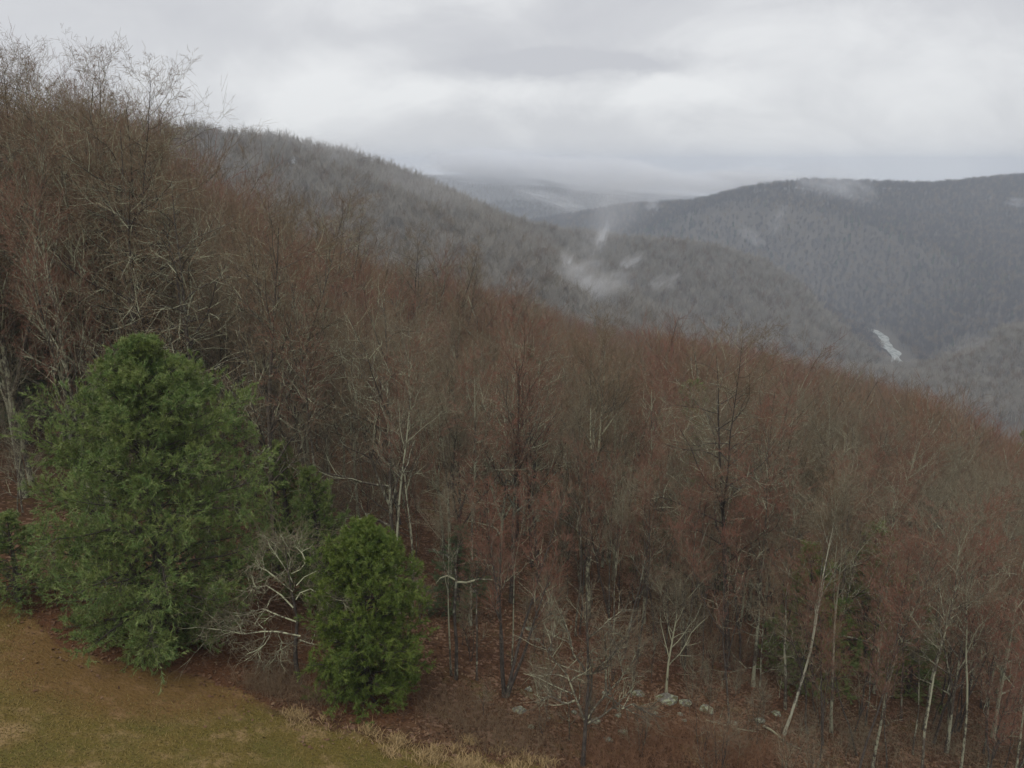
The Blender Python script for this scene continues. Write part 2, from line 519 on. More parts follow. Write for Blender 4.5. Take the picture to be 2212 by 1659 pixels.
# ------------------------------------------------------------------ haze in the valley air
def build_haze():
    m = bpy.data.materials.new('haze')
    m.use_nodes = True
    nt = m.node_tree; nt.nodes.clear()
    o = N(nt, 'ShaderNodeOutputMaterial')
    v = N(nt, 'ShaderNodeVolumePrincipled', inp={'Color': (0.79, 0.875, 1.0, 1), 'Density': 0.00030, 'Anisotropy': 0.0})
    L(nt, v.outputs[0], o.inputs['Volume'])
    x, y0, y1, z0, z1 = 3950.0, -3950.0, 3990.0, -235.0, 56.0
    co = [(sx, sy, sz) for sz in (z0, z1) for sy in (y0, y1) for sx in (-x, x)]
    f = np.array([(0, 2, 3, 1), (4, 5, 7, 6), (0, 1, 5, 4), (2, 6, 7, 3), (0, 4, 6, 2), (1, 3, 7, 5)])
    me = mesh_arrays('haze', co, [(f, 0)], [m])
    h = link('haze', me, kind='stuff')
    h['label'] = 'pale damp haze filling the valley air'
build_haze()

# ------------------------------------------------------------------ drifting mist
def mist_material(seed, dens, scale, thr, stretch=(1, 1, 1)):
    m = bpy.data.materials.new('mist')
    m.use_nodes = True
    nt = m.node_tree; nt.nodes.clear()
    o = N(nt, 'ShaderNodeOutputMaterial')
    tc = N(nt, 'ShaderNodeTexCoord')
    ln = N(nt, 'ShaderNodeVectorMath', operation='LENGTH')
    wn = N(nt, 'ShaderNodeTexNoise', inp={'Scale': 1.7, 'Detail': 4.0, 'Roughness': 0.6})
    L(nt, mapping_n(nt, tc.outputs['Object'], (1, 1, 1), (seed * 2.3, seed * 5.1, seed * 0.7)), wn.inputs['Vector'])
    wr = N(nt, 'ShaderNodeVectorMath', operation='MULTIPLY_ADD')
    wr.inputs[1].default_value = (2.4, 1.0, 1.9)
    L(nt, wn.outputs[1], wr.inputs[0])
    sh = N(nt, 'ShaderNodeVectorMath', operation='ADD')
    sh.inputs[1].default_value = (-1.2, -0.5, -0.95)
    L(nt, tc.outputs['Object'], sh.inputs[0]); L(nt, sh.outputs[0], wr.inputs[2])
    L(nt, wr.outputs[0], ln.inputs[0])
    l0 = N(nt, 'ShaderNodeVectorMath', operation='LENGTH'); L(nt, tc.outputs['Object'], l0.inputs[0])
    edge = ramp_n(nt, math_n(nt, 'SUBTRACT', 1.0, l0.outputs[1]), 0.02, 0.35)
    fall = math_n(nt, 'MULTIPLY', ramp_n(nt, math_n(nt, 'SUBTRACT', 0.9, ln.outputs[1]), 0.0, 0.85), edge)
    nz = noise_n(nt, mapping_n(nt, tc.outputs['Object'], stretch, (seed * 3.7, seed * 1.3, seed * 2.1)), scale, 4, 0.6, 0.5)
    dn = math_n(nt, 'MULTIPLY', fall, ramp_n(nt, nz, thr - 0.10, thr + 0.30))
    dn = math_n(nt, 'MULTIPLY', dn, dens * 2.4)
    v = N(nt, 'ShaderNodeVolumePrincipled', inp={'Color': (0.97, 0.98, 1.0, 1), 'Anisotropy': 0.0})
    L(nt, dn, v.inputs['Density'])
    L(nt, v.outputs[0], o.inputs['Volume'])
    return m

def ico(sub):
    import bmesh
    bm = bmesh.new(); bmesh.ops.create_icosphere(bm, subdivisions=sub, radius=1.0)
    co = np.array([v.co[:] for v in bm.verts]); f = np.array([[v.index for v in p.verts] for p in bm.faces])
    bm.free()
    return co, f
ICO3 = ico(3); ICO2 = ico(2)

def mist(u, v, y, w, h, dep, rot, dens, scale, thr, seed, label, stretch=(1, 1, 1)):
    if y < 0:            # just in front of whatever hill is seen there
        r = ray(u, v); ts = np.linspace(450, 2200, 2000); q = ts[:, None] * r
        i = int(np.argmax(CAM_Z + q[:, 2] - H(q[:, 0], q[:, 1]) < 9))
        y = q[i, 1] - dep * 0.55 - 8
    p = at_dist(u, v, y)
    me = mesh_arrays('mist', ICO2[0], [(ICO2[1], 0)], [mist_material(seed, dens, scale, thr, stretch)])
    o = link('mist', me, kind='stuff')
    o.location = p; o.scale = (w, dep, h); o.rotation_euler = (0, R(rot), 0)
    o['label'] = label
    return o

mist(1255, 628, -1, 46, 24, 20, -18, 0.026, 3.0, 0.36, 1, 'white mist rising from the hollow behind the brown near slope', (0.8, 1, 1.0))
mist(1420, 622, -1, 30, 13, 14, -34, 0.028, 2.6, 0.42, 2, 'thin mist streak beside the rising hollow mist', (0.7, 1, 1.2))
mist(1294, 535, -1, 8, 36, 10, 14, 0.050, 2.2, 0.32, 3, 'narrow upright wisp of mist on the middle ridge', (1.4, 1, 0.7))
mist(1215, 580, -1, 9, 20, 10, 22, 0.050, 1.8, 0.34, 4, 'faint upright mist wisp left of the narrow one', (1.4, 1, 0.7))
mist(1352, 574, -1, 30, 9, 10, -34, 0.050, 2.0, 0.34, 5, 'slanting mist wisp on the middle ridge face')
mist(1625, 512, -1, 40, 15, 18, 36, 0.012, 3.0, 0.38, 6, 'mist curling up behind the shoulder of the middle ridge')
mist(1680, 478, -1, 18, 40, 16, 24, 0.012, 2.8, 0.40, 21, 'slender mist thread on the far mountain above the shoulder')
mist(1800, 402, -1, 110, 46, 60, 16, 0.0075, 2.8, 0.34, 7, 'torn cloud hanging on the crest of the far mountain')
mist(1650, 385, 1540, 130, 26, 60, 6, 0.0200, 2.0, 0.28, 8, 'cloud veiling the shoulder of the far mountain')
mist(2200, 440, -1, 26, 14, 30, 20, 0.012, 2.2, 0.42, 9, 'small mist patch high on the far mountain at the right edge')
mist(1090, 362, 2060, 270, 56, 120, 4, 0.022, 2.4, 0.28, 11, 'low cloud over the distant blue hills behind the ridge')
mist(1330, 385, 1900, 230, 60, 120, 8, 0.022, 2.8, 0.32, 13, 'cloud pouring over the gap between the hills')
mist(1190, 430, 1850, 120, 22, 40, 16, 0.016, 3.0, 0.44, 14, 'bright mist strands low between the distant hills')
mist(1310, 430, -1, 34, 44, 24, 20, 0.011, 2.6, 0.40, 15, 'mist column climbing out of the gap')
mist(1410, 448, -1, 24, 34, 30, 6, 0.014, 2.4, 0.38, 22, 'second mist column in the gap, nearer the far mountain')
mist(1540, 398, 1750, 220, 36, 100, 3, 0.0220, 2.0, 0.26, 16, 'soft cloud edge along the lower far crest')
mist(690, 385, 580, 150, 34, 40, 12, 0.0070, 1.8, 0.34, 17, 'thin fog on the face of the wooded ridge behind the bare trees')
mist(560, 300, 590, 130, 20, 40, 8, 0.0060, 1.8, 0.34, 19, 'pale fog drifting through the trees on the ridge crest')

# ------------------------------------------------------------------ vectorised tree growing
SEED = [100]
def reseed(k=None):
    global rng
    SEED[0] += 1
    rng = np.random.default_rng(SEED[0] if k is None else k)

def unit(v):
    return v / (np.linalg.norm(v, axis=-1, keepdims=True) + 1e-9)

def grow(pos, dr, length, n, wander, up, droop=0.0):
    """P polylines of n points; up > 0 bends them to the sky"""
    P = np.zeros((len(pos), n, 3)); P[:, 0] = pos
    dcur = unit(dr); step = (length / (n - 1))[:, None]
    for i in range(1, n):
        dcur = unit(dcur + rng.normal(size=dcur.shape) * wander + np.array((0, 0, 1.0)) * (up - droop * (i / n)))
        P[:, i] = P[:, i - 1] + dcur * step
    return P

def spawn(P, Rr, Ln, m, tmin, tmax, ang, angsd, ratio, ratio_sd, taper_t=0.5, power=1.0):
    """m children on each polyline: start, direction, length, radius"""
    Nn, n, _ = P.shape
    t = tmin + (tmax - tmin) * ((np.arange(m)[None, :] + rng.uniform(0, 1, (Nn, m))) / m) ** power
    f = t * (n - 1); i = np.clip(f.astype(int), 0, n - 2); w = (f - i)
    rows = np.arange(Nn)[:, None]
    a, b = P[rows, i], P[rows, i + 1]
    pos = a + (b - a) * w[..., None]
    tan = unit(b - a)
    rad = Rr[rows, i] * (1 - w) + Rr[rows, i + 1] * w
    rv = rng.normal(size=tan.shape)
    perp = unit(rv - (rv * tan).sum(-1, keepdims=True) * tan)
    an = np.radians(rng.normal(ang, angsd, (Nn, m)))[..., None]
    dr = tan * np.cos(an) + perp * np.sin(an)
    ln = Ln[:, None] * ratio * (1 - taper_t * t) * np.exp(rng.normal(0, ratio_sd, (Nn, m)))
    return pos.reshape(-1, 3), dr.reshape(-1, 3), ln.ravel(), rad.ravel(), t.ravel()

def radii(r0, n, end=0.35, k=1.0):
    return r0[:, None] * (1 - (1 - end) * (np.linspace(0, 1, n)[None, :] ** k))

def make_bare(h, r0, limbs=14, limb_len=0.34, limb_ang=38, limb_up=0.12, t0=0.35, nb=8, nt_=7, ntw=4, wander=0.06, forks=1, lean=(0, 0), stems=1,
              trunk_wander=0.03, twig_r=0.0055, sub_up=0.10, dens=1.0, limb_wander=0.11, spread_sub=42, mats=None, half=False, limb_mat=None, course=None, fork_ang=26, limb_thick=1.0, limb_pts=None, unit_m=1.0):
    """returns (trunk mesh, crown mesh); h metres tall"""
    reseed()
    tm, branch_m, twig_m = mats
    gt, gc = Geo(), Geo()
    n0 = 11
    dirs = [(lean[0] + 0.25 * (stems > 1) * math.cos(6.283 * k / stems + 0.7), lean[1] + 0.25 * (stems > 1) * math.sin(6.283 * k / stems + 0.7), 1) for k in range(stems)]
    pos = np.array([(0.5 * r0 * dx, 0.5 * r0 * dy, -0.25) for dx, dy, _ in dirs])
    hs = h * np.linspace(1.0, 0.82, stems)
    T = grow(pos, np.array(dirs, float), hs * 1.0, n0, trunk_wander, 0.03)
    RT = radii(np.full(stems, r0), n0, 0.10, 0.9)
    if course is not None:
        T = np.array([[(np.interp(q, course[2], course[0]) * h, np.interp(q, course[2], course[1]) * h, q * h - 0.25) for q in np.linspace(0, 1, n0)]])
    RT[:, 0] *= 1.35
    P0, R0, L0 = T, RT, hs
    if forks > 1:      # leaders splitting off low on the trunk
        p, dr, ln, rad, t = spawn(T, RT, hs, forks - 1, 0.25, 0.55, fork_ang, 6, 0.85, 0.08, 0.7)
        F = grow(p, dr, ln, n0, trunk_wander * 1.3, 0.07)
        RF = radii(rad * 0.8, n0, 0.12)
        P0, R0, L0 = np.concatenate([T, F]), np.concatenate([RT, RF]), np.concatenate([hs, ln])
    gt.tubes(P0, R0, 8, 0)
    k = max(3, int(limbs / max(1, len(P0) ** 0.6)))
    p, dr, ln, rad, t = spawn(P0, R0, L0, k, t0, 0.97, limb_ang, 10, limb_len, 0.22, 0.36)
    dr[:, 2] += 0.15
    P1 = grow(p, dr, ln, 7, limb_wander, limb_up)
    if limb_pts is not None:
        keep_ = []
        for q in limb_pts:
            q = np.array(q, float) * unit_m
            tt = np.linspace(0, 1, len(q)); t7 = np.linspace(0, 1, 7)
            dy = np.cumsum(rng.normal(0, 0.28 * unit_m * 22, 7)) * (t7 > 0)
            keep_.append(np.stack([np.interp(t7, tt, q[:, 0]), dy, np.interp(t7, tt, q[:, 1])], 1) + rng.normal(0, 2.2 * unit_m, (7, 3)))
        P1 = np.array(keep_); ln = np.linalg.norm(np.diff(P1, axis=1), axis=2).sum(1); rad = np.full(len(P1), r0 * 0.8)
        fb = max(1, len(P1) // 2)
        pf, df, lf, rf, _ = spawn(P1, radii(rad, 7, 0.4), ln, 2, 0.3, 0.8, 60, 15, 0.5, 0.25)
        P1 = np.concatenate([P1, grow(pf, df, lf, 7, limb_wander, limb_up)]); ln = np.concatenate([ln, lf]); rad = np.concatenate([rad, rf])
    R1 = radii(np.minimum(rad * 0.65, (0.011 + ln * 0.012) * limb_thick), 7, 0.25)
    gt.tubes(P1, R1, 5, 1 if limb_mat else 0)
    p, dr, ln, rad, t = spawn(P1, R1, ln, int(nb), 0.18, 1.0, spread_sub, 12, 0.46, 0.25, 0.45)
    P2 = grow(p, dr, ln, 5, limb_wander * 1.1, sub_up)
    R2 = radii(np.minimum(rad * 0.7, 0.008 + ln * 0.012), 5, 0.35)
    gc.tubes(P2, R2, 4, 0)
    # leader tops too
    p3a = spawn(P2, R2, ln, int(nt_ * dens), 0.12, 1.0, spread_sub - 2, 12, 0.50, 0.25, 0.4)
    p3b = spawn(P1, R1, np.full(len(P1), 1.6), 4, 0.35, 1.0, 40, 12, 0.5, 0.25, 0.2)
    p3c = spawn(P0, R0, np.full(len(P0), 1.6), 10, 0.55, 1.0, 38, 12, 0.5, 0.25, 0.2)
    p, dr, ln, rad, t = [np.concatenate(z) for z in zip(p3a, p3b, p3c)]
    P3 = grow(p, dr, ln, 3, 0.12, sub_up * 1.3)
    R3 = radii(np.minimum(rad * 0.7, twig_r * 1.7), 3, 0.55)
    gc.tubes(P3[::2], R3[::2], 3, 0)
    gc.tubes(P3[1::2], R3[1::2], 3, 1)
    if not half:
        p, dr, ln, rad, t = spawn(P3, R3, ln, int(ntw), 0.15, 1.0, 36, 12, 0.55, 0.3, 0.25)
        P4 = grow(p, dr, ln, 2, 0.1, sub_up * 1.5)
        R4 = radii(np.full(len(P4), twig_r), 2, 0.6)
        gc.tubes(P4, R4, 3, 1)
    top = max(float(v[:, 2].max()) for v in gt.v + gc.v)
    for g in (gt, gc):
        g.v = [v * (h / top) for v in g.v]
    return gt.build('trunk', [tm] + ([limb_mat] if limb_mat else [])), gc.build('crown', [branch_m, twig_m])

def make_pine(h, rad, whorls=26, per=5, shoots=10, sub=3, needles=22, nl=0.105, nw=0.011, mat=None, t_low=0.03, shape=0.75, droop=0.05, base_r=0.16, profile=None):
    reseed()
    gt, gc = Geo(), Geo()
    T = grow(np.zeros((1, 3)) + np.array((0, 0, -0.2)), np.array([(0.0, 0.0, 1.0)]), np.array([h + 0.2]), 14, 0.012, 0.02)
    RT = radii(np.array([base_r]), 14, 0.06)
    gt.tubes(T, RT, 8, 0)
    m = whorls * per
    t = np.repeat(np.linspace(t_low, 0.975, whorls), per) + rng.normal(0, 0.008, m)
    t = np.clip(t, 0.01, 0.985)
    az = np.tile(np.arange(per) * 6.283 / per, whorls) + np.repeat(rng.uniform(0, 6.283, whorls), per) + rng.normal(0, 0.25, m)
    f = t * 13; i = np.clip(f.astype(int), 0, 12); w = f - i
    pos = T[0, i] + (T[0, i + 1] - T[0, i]) * w[:, None]
    ln = rad * np.clip((1 - t), 0.02, 1) ** shape * (0.72 + 0.28 * np.clip(t / 0.18, 0, 1)) * np.exp(rng.normal(0, 0.17, m)) + 0.22
    if profile is not None:
        ln = rad * np.interp(t, *profile) * np.exp(rng.normal(0, 0.13, m)) + 0.12
    el = -0.12 + 0.95 * t ** 1.4 + rng.normal(0, 0.09, m)
    dr = np.stack([np.cos(az) * np.cos(el), np.sin(az) * np.cos(el), np.sin(el)], 1)
    P1 = grow(pos, dr, ln, 7, 0.05, 0.035)
    R1 = radii(np.minimum(0.012 + ln * 0.009, 0.05), 7, 0.22)
    gt.tubes(P1, R1, 4, 0)
    big_ = ln > 0.45 * rad
    sets = [spawn(P1[q_], R1[q_], ln[q_], c_, 0.16, 1.0, 50, 12, r_, 0.25, 0.40, 0.85) for q_, c_, r_ in ((big_, int(shoots * 1.9), 0.27), (~big_, shoots, 0.32)) if q_.any()]
    p, d2, l2, r2, t2 = [np.concatenate(z_) for z_ in zip(*sets)]
    l2 = np.clip(l2, 0.16, 1.1)
    P2 = grow(p, d2, l2, 4, 0.08, 0.06)
    R2 = radii(np.minimum(r2 * 0.6, 0.010), 4, 0.4)
    gc.tubes(P2, R2, 3, 0)
    p, d3, l3, r3, t3 = spawn(P2, R2, l2, sub, 0.25, 1.0, 40, 12, 0.55, 0.25, 0.3)
    l3 = np.clip(l3, 0.12, 0.45)
    P3 = grow(p, d3, l3, 3, 0.06, 0.08)
    # needles: foxtail brushes along the outer shoots
    def brush(P, frac0, count, ang):
        Nn, n, _ = P.shape
        tt = frac0 + (1 - frac0) * rng.uniform(0, 1, (Nn, count)) ** 0.8
        f = tt * (n - 1); i = np.clip(f.astype(int), 0, n - 2); w = f - i
        rows = np.arange(Nn)[:, None]
        a, b = P[rows, i], P[rows, i + 1]
        o = (a + (b - a) * w[..., None]).reshape(-1, 3)
        tan = unit(b - a).reshape(-1, 3)
        rv = rng.normal(size=tan.shape)
        perp = unit(rv - (rv * tan).sum(-1, keepdims=True) * tan)
        an = np.radians(rng.normal(ang, 12, len(o)))[:, None]
        dn = tan * np.cos(an) + perp * np.sin(an)
        dn[:, 2] -= droop
        dn = unit(dn)
        sd = unit(np.cross(dn, rng.normal(size=dn.shape)))
        lnn = nl * rng.uniform(0.7, 1.2, len(o))[:, None]
        v = np.stack([o - sd * nw * 0.5, o + sd * nw * 0.5, o + dn * lnn], 1)
        gc.add(v.reshape(-1, 3), np.arange(len(o) * 3).reshape(-1, 3), 1)
    brush(P3, 0.1, needles, 38)
    brush(P2, 0.35, int(needles * 1.1), 40)
    brush(P1, 0.80, int(needles * 1.4), 40)
    return gt.build('trunk', [M_BARKD]), gc.build('crown', [M_BARKD, mat], False)

# ------------------------------------------------------------------ tree prototypes
MR = (M_BARK, M_BRANCH, M_TWRED); MB_ = (M_BARK, M_BRANCH, M_TWBRN); MG = (M_BARKD, M_BRANCH, M_TWGRY); MO = (M_BARKD, M_BRANCH, M_TWORG)
MP = (M_PALE, M_PALE, M_TWGRY)
UP = dict(limb_ang=38, limb_up=0.10, sub_up=0.09, spread_sub=44, limb_wander=0.14)
SP = dict(limb_ang=62, limb_up=0.05, sub_up=0.05, spread_sub=50, limb_wander=0.19)
REDS = [make_bare(13, 0.14, 20, 0.36, t0=0.38, mats=(M_BARKD, M_BRANCH, M_TWRED), nb=8, nt_=6, ntw=4, **UP),
        make_bare(13, 0.15, 22, 0.38, t0=0.34, mats=MG, forks=2, nb=8, nt_=6, ntw=4, **UP),
        make_bare(13, 0.12, 20, 0.34, t0=0.42, mats=MB_, trunk_wander=0.05, nb=8, nt_=6, ntw=4, **UP),
        make_bare(13, 0.13, 24, 0.36, t0=0.32, mats=MB_, forks=3, nb=8, nt_=6, ntw=4, **UP),
        make_bare(13, 0.14, 20, 0.40, t0=0.36, mats=MO, forks=2, nb=8, nt_=6, ntw=4, **UP)]
OAKS = [make_bare(14, 0.145, 22, 0.42, t0=0.22, mats=MB_, forks=2, nb=7, nt_=5, ntw=3, **SP),
        make_bare(14, 0.125, 20, 0.44, t0=0.25, mats=MP, forks=2, nb=7, nt_=5, ntw=3, **SP),
        make_bare(14, 0.155, 24, 0.38, t0=0.20, mats=MG, forks=3, nb=7, nt_=5, ntw=3, **SP),
        make_bare(14, 0.125, 24, 0.40, t0=0.15, mats=MP, nb=7, nt_=5, ntw=3, **SP)]
POLES = [make_bare(12, 0.075, 15, 0.24, t0=0.5, mats=(M_BARK, M_BRANCH, M_TWRED), nb=7, nt_=6, **UP),
         make_bare(12, 0.06, 15, 0.23, t0=0.5, mats=MR, nb=7, nt_=6, trunk_wander=0.05, **UP),
         make_bare(12, 0.065, 15, 0.26, t0=0.52, mats=(M_BARK, M_BRANCH, M_TWGRY), nb=7, nt_=6, forks=2, **UP),
         make_bare(12, 0.062, 14, 0.24, t0=0.55, mats=(M_BARK, M_PALE, M_TWGRY), nb=7, nt_=5, trunk_wander=0.04, **UP)]
YOUNG = [make_bare(7, 0.045, 18, 0.40, t0=0.12, mats=(M_BARK, M_BRANCH, M_TWGRY), nb=6, nt_=5, ntw=2, twig_r=0.005, trunk_wander=0.06, **SP),
         make_bare(7, 0.040, 18, 0.42, t0=0.12, mats=(M_BARKD, M_BRANCH, M_TWBRN), nb=6, nt_=5, ntw=2, twig_r=0.005, stems=2, trunk_wander=0.06, **UP),
         make_bare(7, 0.042, 18, 0.40, t0=0.15, mats=(M_BARK, M_BRANCH, M_TWRED), nb=6, nt_=5, ntw=2, twig_r=0.005, trunk_wander=0.07, forks=2, **UP),
         make_bare(7, 0.045, 20, 0.44, t0=0.15, mats=(M_PALE, M_PALE, M_TWGRY), nb=6, nt_=5, ntw=2, twig_r=0.005, trunk_wander=0.07, **SP)]
TALL = [make_bare(20, 0.17, 34, 0.26, t0=0.30, mats=(M_BARK, M_BRANCH, M_TWRED), forks=2, nb=8, nt_=5, ntw=4, **UP),
        make_bare(20, 0.18, 36, 0.28, t0=0.26, mats=(M_BARK, M_PALE, M_TWBRN), forks=3, nb=8, nt_=5, ntw=4, **UP),
        make_bare(20, 0.16, 32, 0.28, t0=0.32, mats=(M_BARKD, M_BRANCH, M_TWBRN), forks=2, nb=8, nt_=5, ntw=4, **SP)]
SAPS = [make_bare(4, 0.030, 10, 0.36, t0=0.2, mats=MG, nb=6, nt_=5, ntw=2, twig_r=0.004, trunk_wander=0.06, **UP),
        make_bare(4, 0.028, 10, 0.40, t0=0.15, mats=MO, nb=6, nt_=5, ntw=2, twig_r=0.004, stems=3, trunk_wander=0.06, **UP),
        make_bare(4, 0.034, 11, 0.42, t0=0.2, mats=MP, nb=6, nt_=5, ntw=2, twig_r=0.004, trunk_wander=0.07, **SP)]
DARKPINE = [make_pine(9, 2.6, 16, 5, 7, 2, 16, 0.15, 0.022, M_NEEDLED, 0.18, 0.7),
            make_pine(9, 2.2, 15, 5, 7, 2, 16, 0.15, 0.022, M_NEEDLED, 0.10, 0.8)]
GREENPINE = [make_pine(6, 1.9, 15, 5, 7, 2, 18, 0.13, 0.018, M_NEEDLE, 0.08, 0.7)]

def plant(name, meshes, xy, h_scale, rz, label, cat='tree', group=None, widen=1.0, sink=0.0):
    x, y = float(xy[0]), float(xy[1])
    o = empty(name, (x, y, H1(x, y) - sink), rz, (h_scale * widen, h_scale * widen, h_scale))
    tag(o, label, cat, group)
    for nm, me in zip(('trunk', 'crown'), meshes):
        link(nm, me, o)
    return o

# ------------------------------------------------------------------ the trees one can point to
def tall(u, vb, vt, y=None):
    """base point and height of a tree seen between (u, vb) and the level vt"""
    p = hit(u, vb) if y is None else np.array((*at_dist(u, vb, y)[:2], 0))
    if y is not None:
        p[2] = H1(p[0], p[1])
    r = ray(u, vt)
    return p, CAM_Z + r[2] * (p[1] / r[1]) - p[2]

HERO = []           # (x, y, clear radius)
big = make_pine(10.4, 3.5, 26, 6, 14, 3, 22, 0.14, 0.018, M_NEEDLE, 0.03, 0.66, base_r=0.2,
                profile=((0, .06, .20, .40, .55, .68, .80, .91, 1), (.42, .66, .95, 1.0, .95, .78, .52, .24, .07)))
p, hh = tall(352, 1378, 740)
bp_ = plant('pine_tree', big, p, hh / 10.4, 0.4, 'large bushy green pine standing at the edge of the lawn', widen=1.0)
bp_.rotation_euler = (0, R(2.5), 0.4)
HERO.append((p[0], p[1], 4.0))
small = make_pine(5.2, 1.75, 24, 6, 9, 3, 22, 0.115, 0.016, M_NEEDLE2, 0.08, 0.5, base_r=0.09,
                  profile=((0, .10, .30, .50, .68, .82, .93, 1), (.55, .85, 1.0, .95, .80, .52, .24, .05)))
p, hh = tall(795, 1505, 1150)
plant('pine_tree', small, p, hh / 5.2, 1.0, 'small bright green pine on brown needle litter below the lawn edge', widen=0.92)
HERO.append((p[0], p[1], 1.7))
print('PINES', hh)

K_ = lambda u0, v0, *q: [[(u - u0, v0 - v) for u, v in l] for l in q]
gn = make_bare(5.2, 0.085, 20, 0.5, sub_up=0.03, spread_sub=56, t0=0.25, nb=8, nt_=5, ntw=3, trunk_wander=0.04, limb_wander=0.30,
               mats=(M_BARKD, M_GNARL, M_TWGRY), limb_mat=M_GNARL, twig_r=0.005, limb_thick=0.62, course=((0, -.02, .01, -.02, -.03), (0,) * 5, (0, .25, .5, .75, 1)),
               unit_m=5.0 / 330, limb_pts=K_(660, 1425,
               [(668, 1310), (610, 1292), (560, 1296), (500, 1283), (432, 1290)], [(660, 1270), (605, 1238), (560, 1256), (505, 1262)], [(656, 1235), (610, 1185), (570, 1198), (505, 1180)],
               [(668, 1318), (708, 1326), (748, 1318), (795, 1288)], [(662, 1220), (690, 1202), (728, 1190), (768, 1206)], [(655, 1180), (640, 1135), (618, 1100), (602, 1078)],
               [(658, 1165), (690, 1125), (672, 1098), (682, 1072)], [(655, 1150), (650, 1110), (640, 1070)], [(600, 1292), (592, 1335), (556, 1378)], [(625, 1294), (626, 1338), (640, 1378)],
               [(660, 1325), (615, 1345), (590, 1392)], [(560, 1296), (520, 1312), (470, 1300)], [(660, 1200), (610, 1150), (575, 1140)], [(664, 1190), (710, 1160), (740, 1130)]))
p, hh = tall(648, 1478, 1085)
plant('lichen_tree', gn, p, hh / 5.2, 2.0, 'gnarled little tree crusted with pale lichen between the two green pines', widen=1.12)
bpy.data.objects['lichen_tree'].rotation_euler.z = 0.0
HERO.append((p[0], p[1], 2.4))

tw = make_bare(15, 0.17, 18, 0.34, t0=0.35, mats=(M_PALE, M_PALE, M_TWBRN), stems=1, forks=3, trunk_wander=0.025, limb_ang=40, limb_up=0.10, sub_up=0.12)
p, hh = tall(548, 960, 340)
plant('forked_tree', tw, p, hh / 15, 0.3, 'tall pale lichened tree forking low, right behind the large pine')
HERO.append((p[0], p[1], 2.2))

def hero(name, u, vb, vt, meshes, h0, rz, label, clear=1.8, widen=1.0, y=None):
    p, hh = tall(u, vb, vt, y)
    plant(name, meshes, p, hh / h0, rz, label, widen=widen)
    HERO.append((p[0], p[1], clear))

ln1 = make_bare(20, 0.17, 30, 0.34, t0=0.20, mats=(M_BARK, M_PALE, M_TWBRN), lean=(-0.10, 0.02), trunk_wander=0.03, **SP)
hero('leaning_tree', 150, 985, 60, ln1, 20, 0.0, 'tall tree with pale crusted trunk leaning left behind the large pine')
hero('bare_tree', 265, 850, 250, OAKS[2], 14, 0.8, 'dark trunked tree with long pale side branches above the large pine')
hero('bare_tree', 225, 850, 160, OAKS[0], 14, 2.1, 'tall bare tree with a yellowish lichened trunk next to the dark trunked one', widen=0.8)
hero('bare_tree', 715, 1095, 560, OAKS[3], 14, 0.5, 'grey lichened tree with arching lower branches above the gnarled lichen tree')
for (u, vb, vt, ms, h0, rz, lab) in ((60, 900, 40, TALL[2], 20, 0.2, 'tallest bare tree against the sky at the left edge'),
        (120, 900, 75, TALL[0], 20, 1.4, 'tall open tree against the sky second from the left edge'),
        (290, 890, 150, TALL[1], 20, 2.2, 'bare tree of three leaders standing out against the sky'),
        (375, 890, 200, TALL[2], 20, 0.9, 'last tall forked tree against the sky above the near end of the ridge'),
        (610, 900, 345, TALL[1], 20, 3.0, 'wide open crown against the misty ridge right of the tall pale forked tree'),
        (720, 900, 405, TALL[2], 20, 4.0, 'crown with dark upright twigs against the misty ridge'),
        (880, 905, 475, TALL[2], 20, 5.0, 'lichened wide tree against the fog at the foot of the ridge'),
        (975, 905, 460, TALL[1], 20, 1.0, 'tall wide crown against the fog, last before the low wood edge'),
        (1090, 930, 572, REDS[0], 13, 1.5, 'reddish rounded crown above the low wood edge'),
        (1290, 1010, 668, REDS[2], 13, 2.5, 'slim crown tip rising in front of the white hollow mist')):
    p, hh = tall(u, vb, vt)
    plant('bare_tree', ms, p, hh / h0, rz, lab, widen=1.15)
    HERO.append((p[0], p[1], 1.5))
ctr = make_bare(14, 0.15, 22, 0.40, limb_ang=42, limb_up=0.08, sub_up=0.12, t0=0.16, nb=9, nt_=7, ntw=4, forks=3, trunk_wander=0.035, limb_wander=0.14, mats=(M_PALE, M_PALE, M_TWBRN))
hero('forked_tree', 1270, 1335, 690, ctr, 14, 1.2, 'wide tree splitting in a pale V in the middle of the wood', clear=2.2)
sm1 = make_bare(6.0, 0.075, 15, 0.5, sub_up=0.09, spread_sub=44, t0=0.28, nb=7, nt_=5, ntw=2, trunk_wander=0.03, limb_wander=0.18, mats=(M_BARKD, M_PALE, M_TWGRY), limb_mat=M_PALE, twig_r=0.0045,
                limb_thick=1.4, course=((0, .01, .02, .01, 0), (0,) * 5, (0, .25, .5, .75, 1)), unit_m=5.7 / 420, limb_pts=K_(1258, 1650,
                [(1266, 1545), (1240, 1490), (1222, 1430), (1185, 1370), (1150, 1330)], [(1268, 1535), (1305, 1475), (1350, 1425), (1378, 1370)], [(1266, 1500), (1275, 1420), (1262, 1340), (1250, 1255)],
                [(1268, 1545), (1320, 1502), (1365, 1490), (1425, 1530)], [(1240, 1490), (1190, 1470), (1160, 1480)], [(1305, 1475), (1310, 1410), (1300, 1340), (1325, 1290)],
                [(1270, 1440), (1235, 1380), (1215, 1310), (1200, 1270)], [(1275, 1420), (1320, 1350), (1350, 1300)]))
hero('lichen_tree', 1258, 1655, 1235, sm1, 6.0, 0.0, 'small open grey tree with dark lower trunk at the bottom edge below the rocks', clear=1.4)
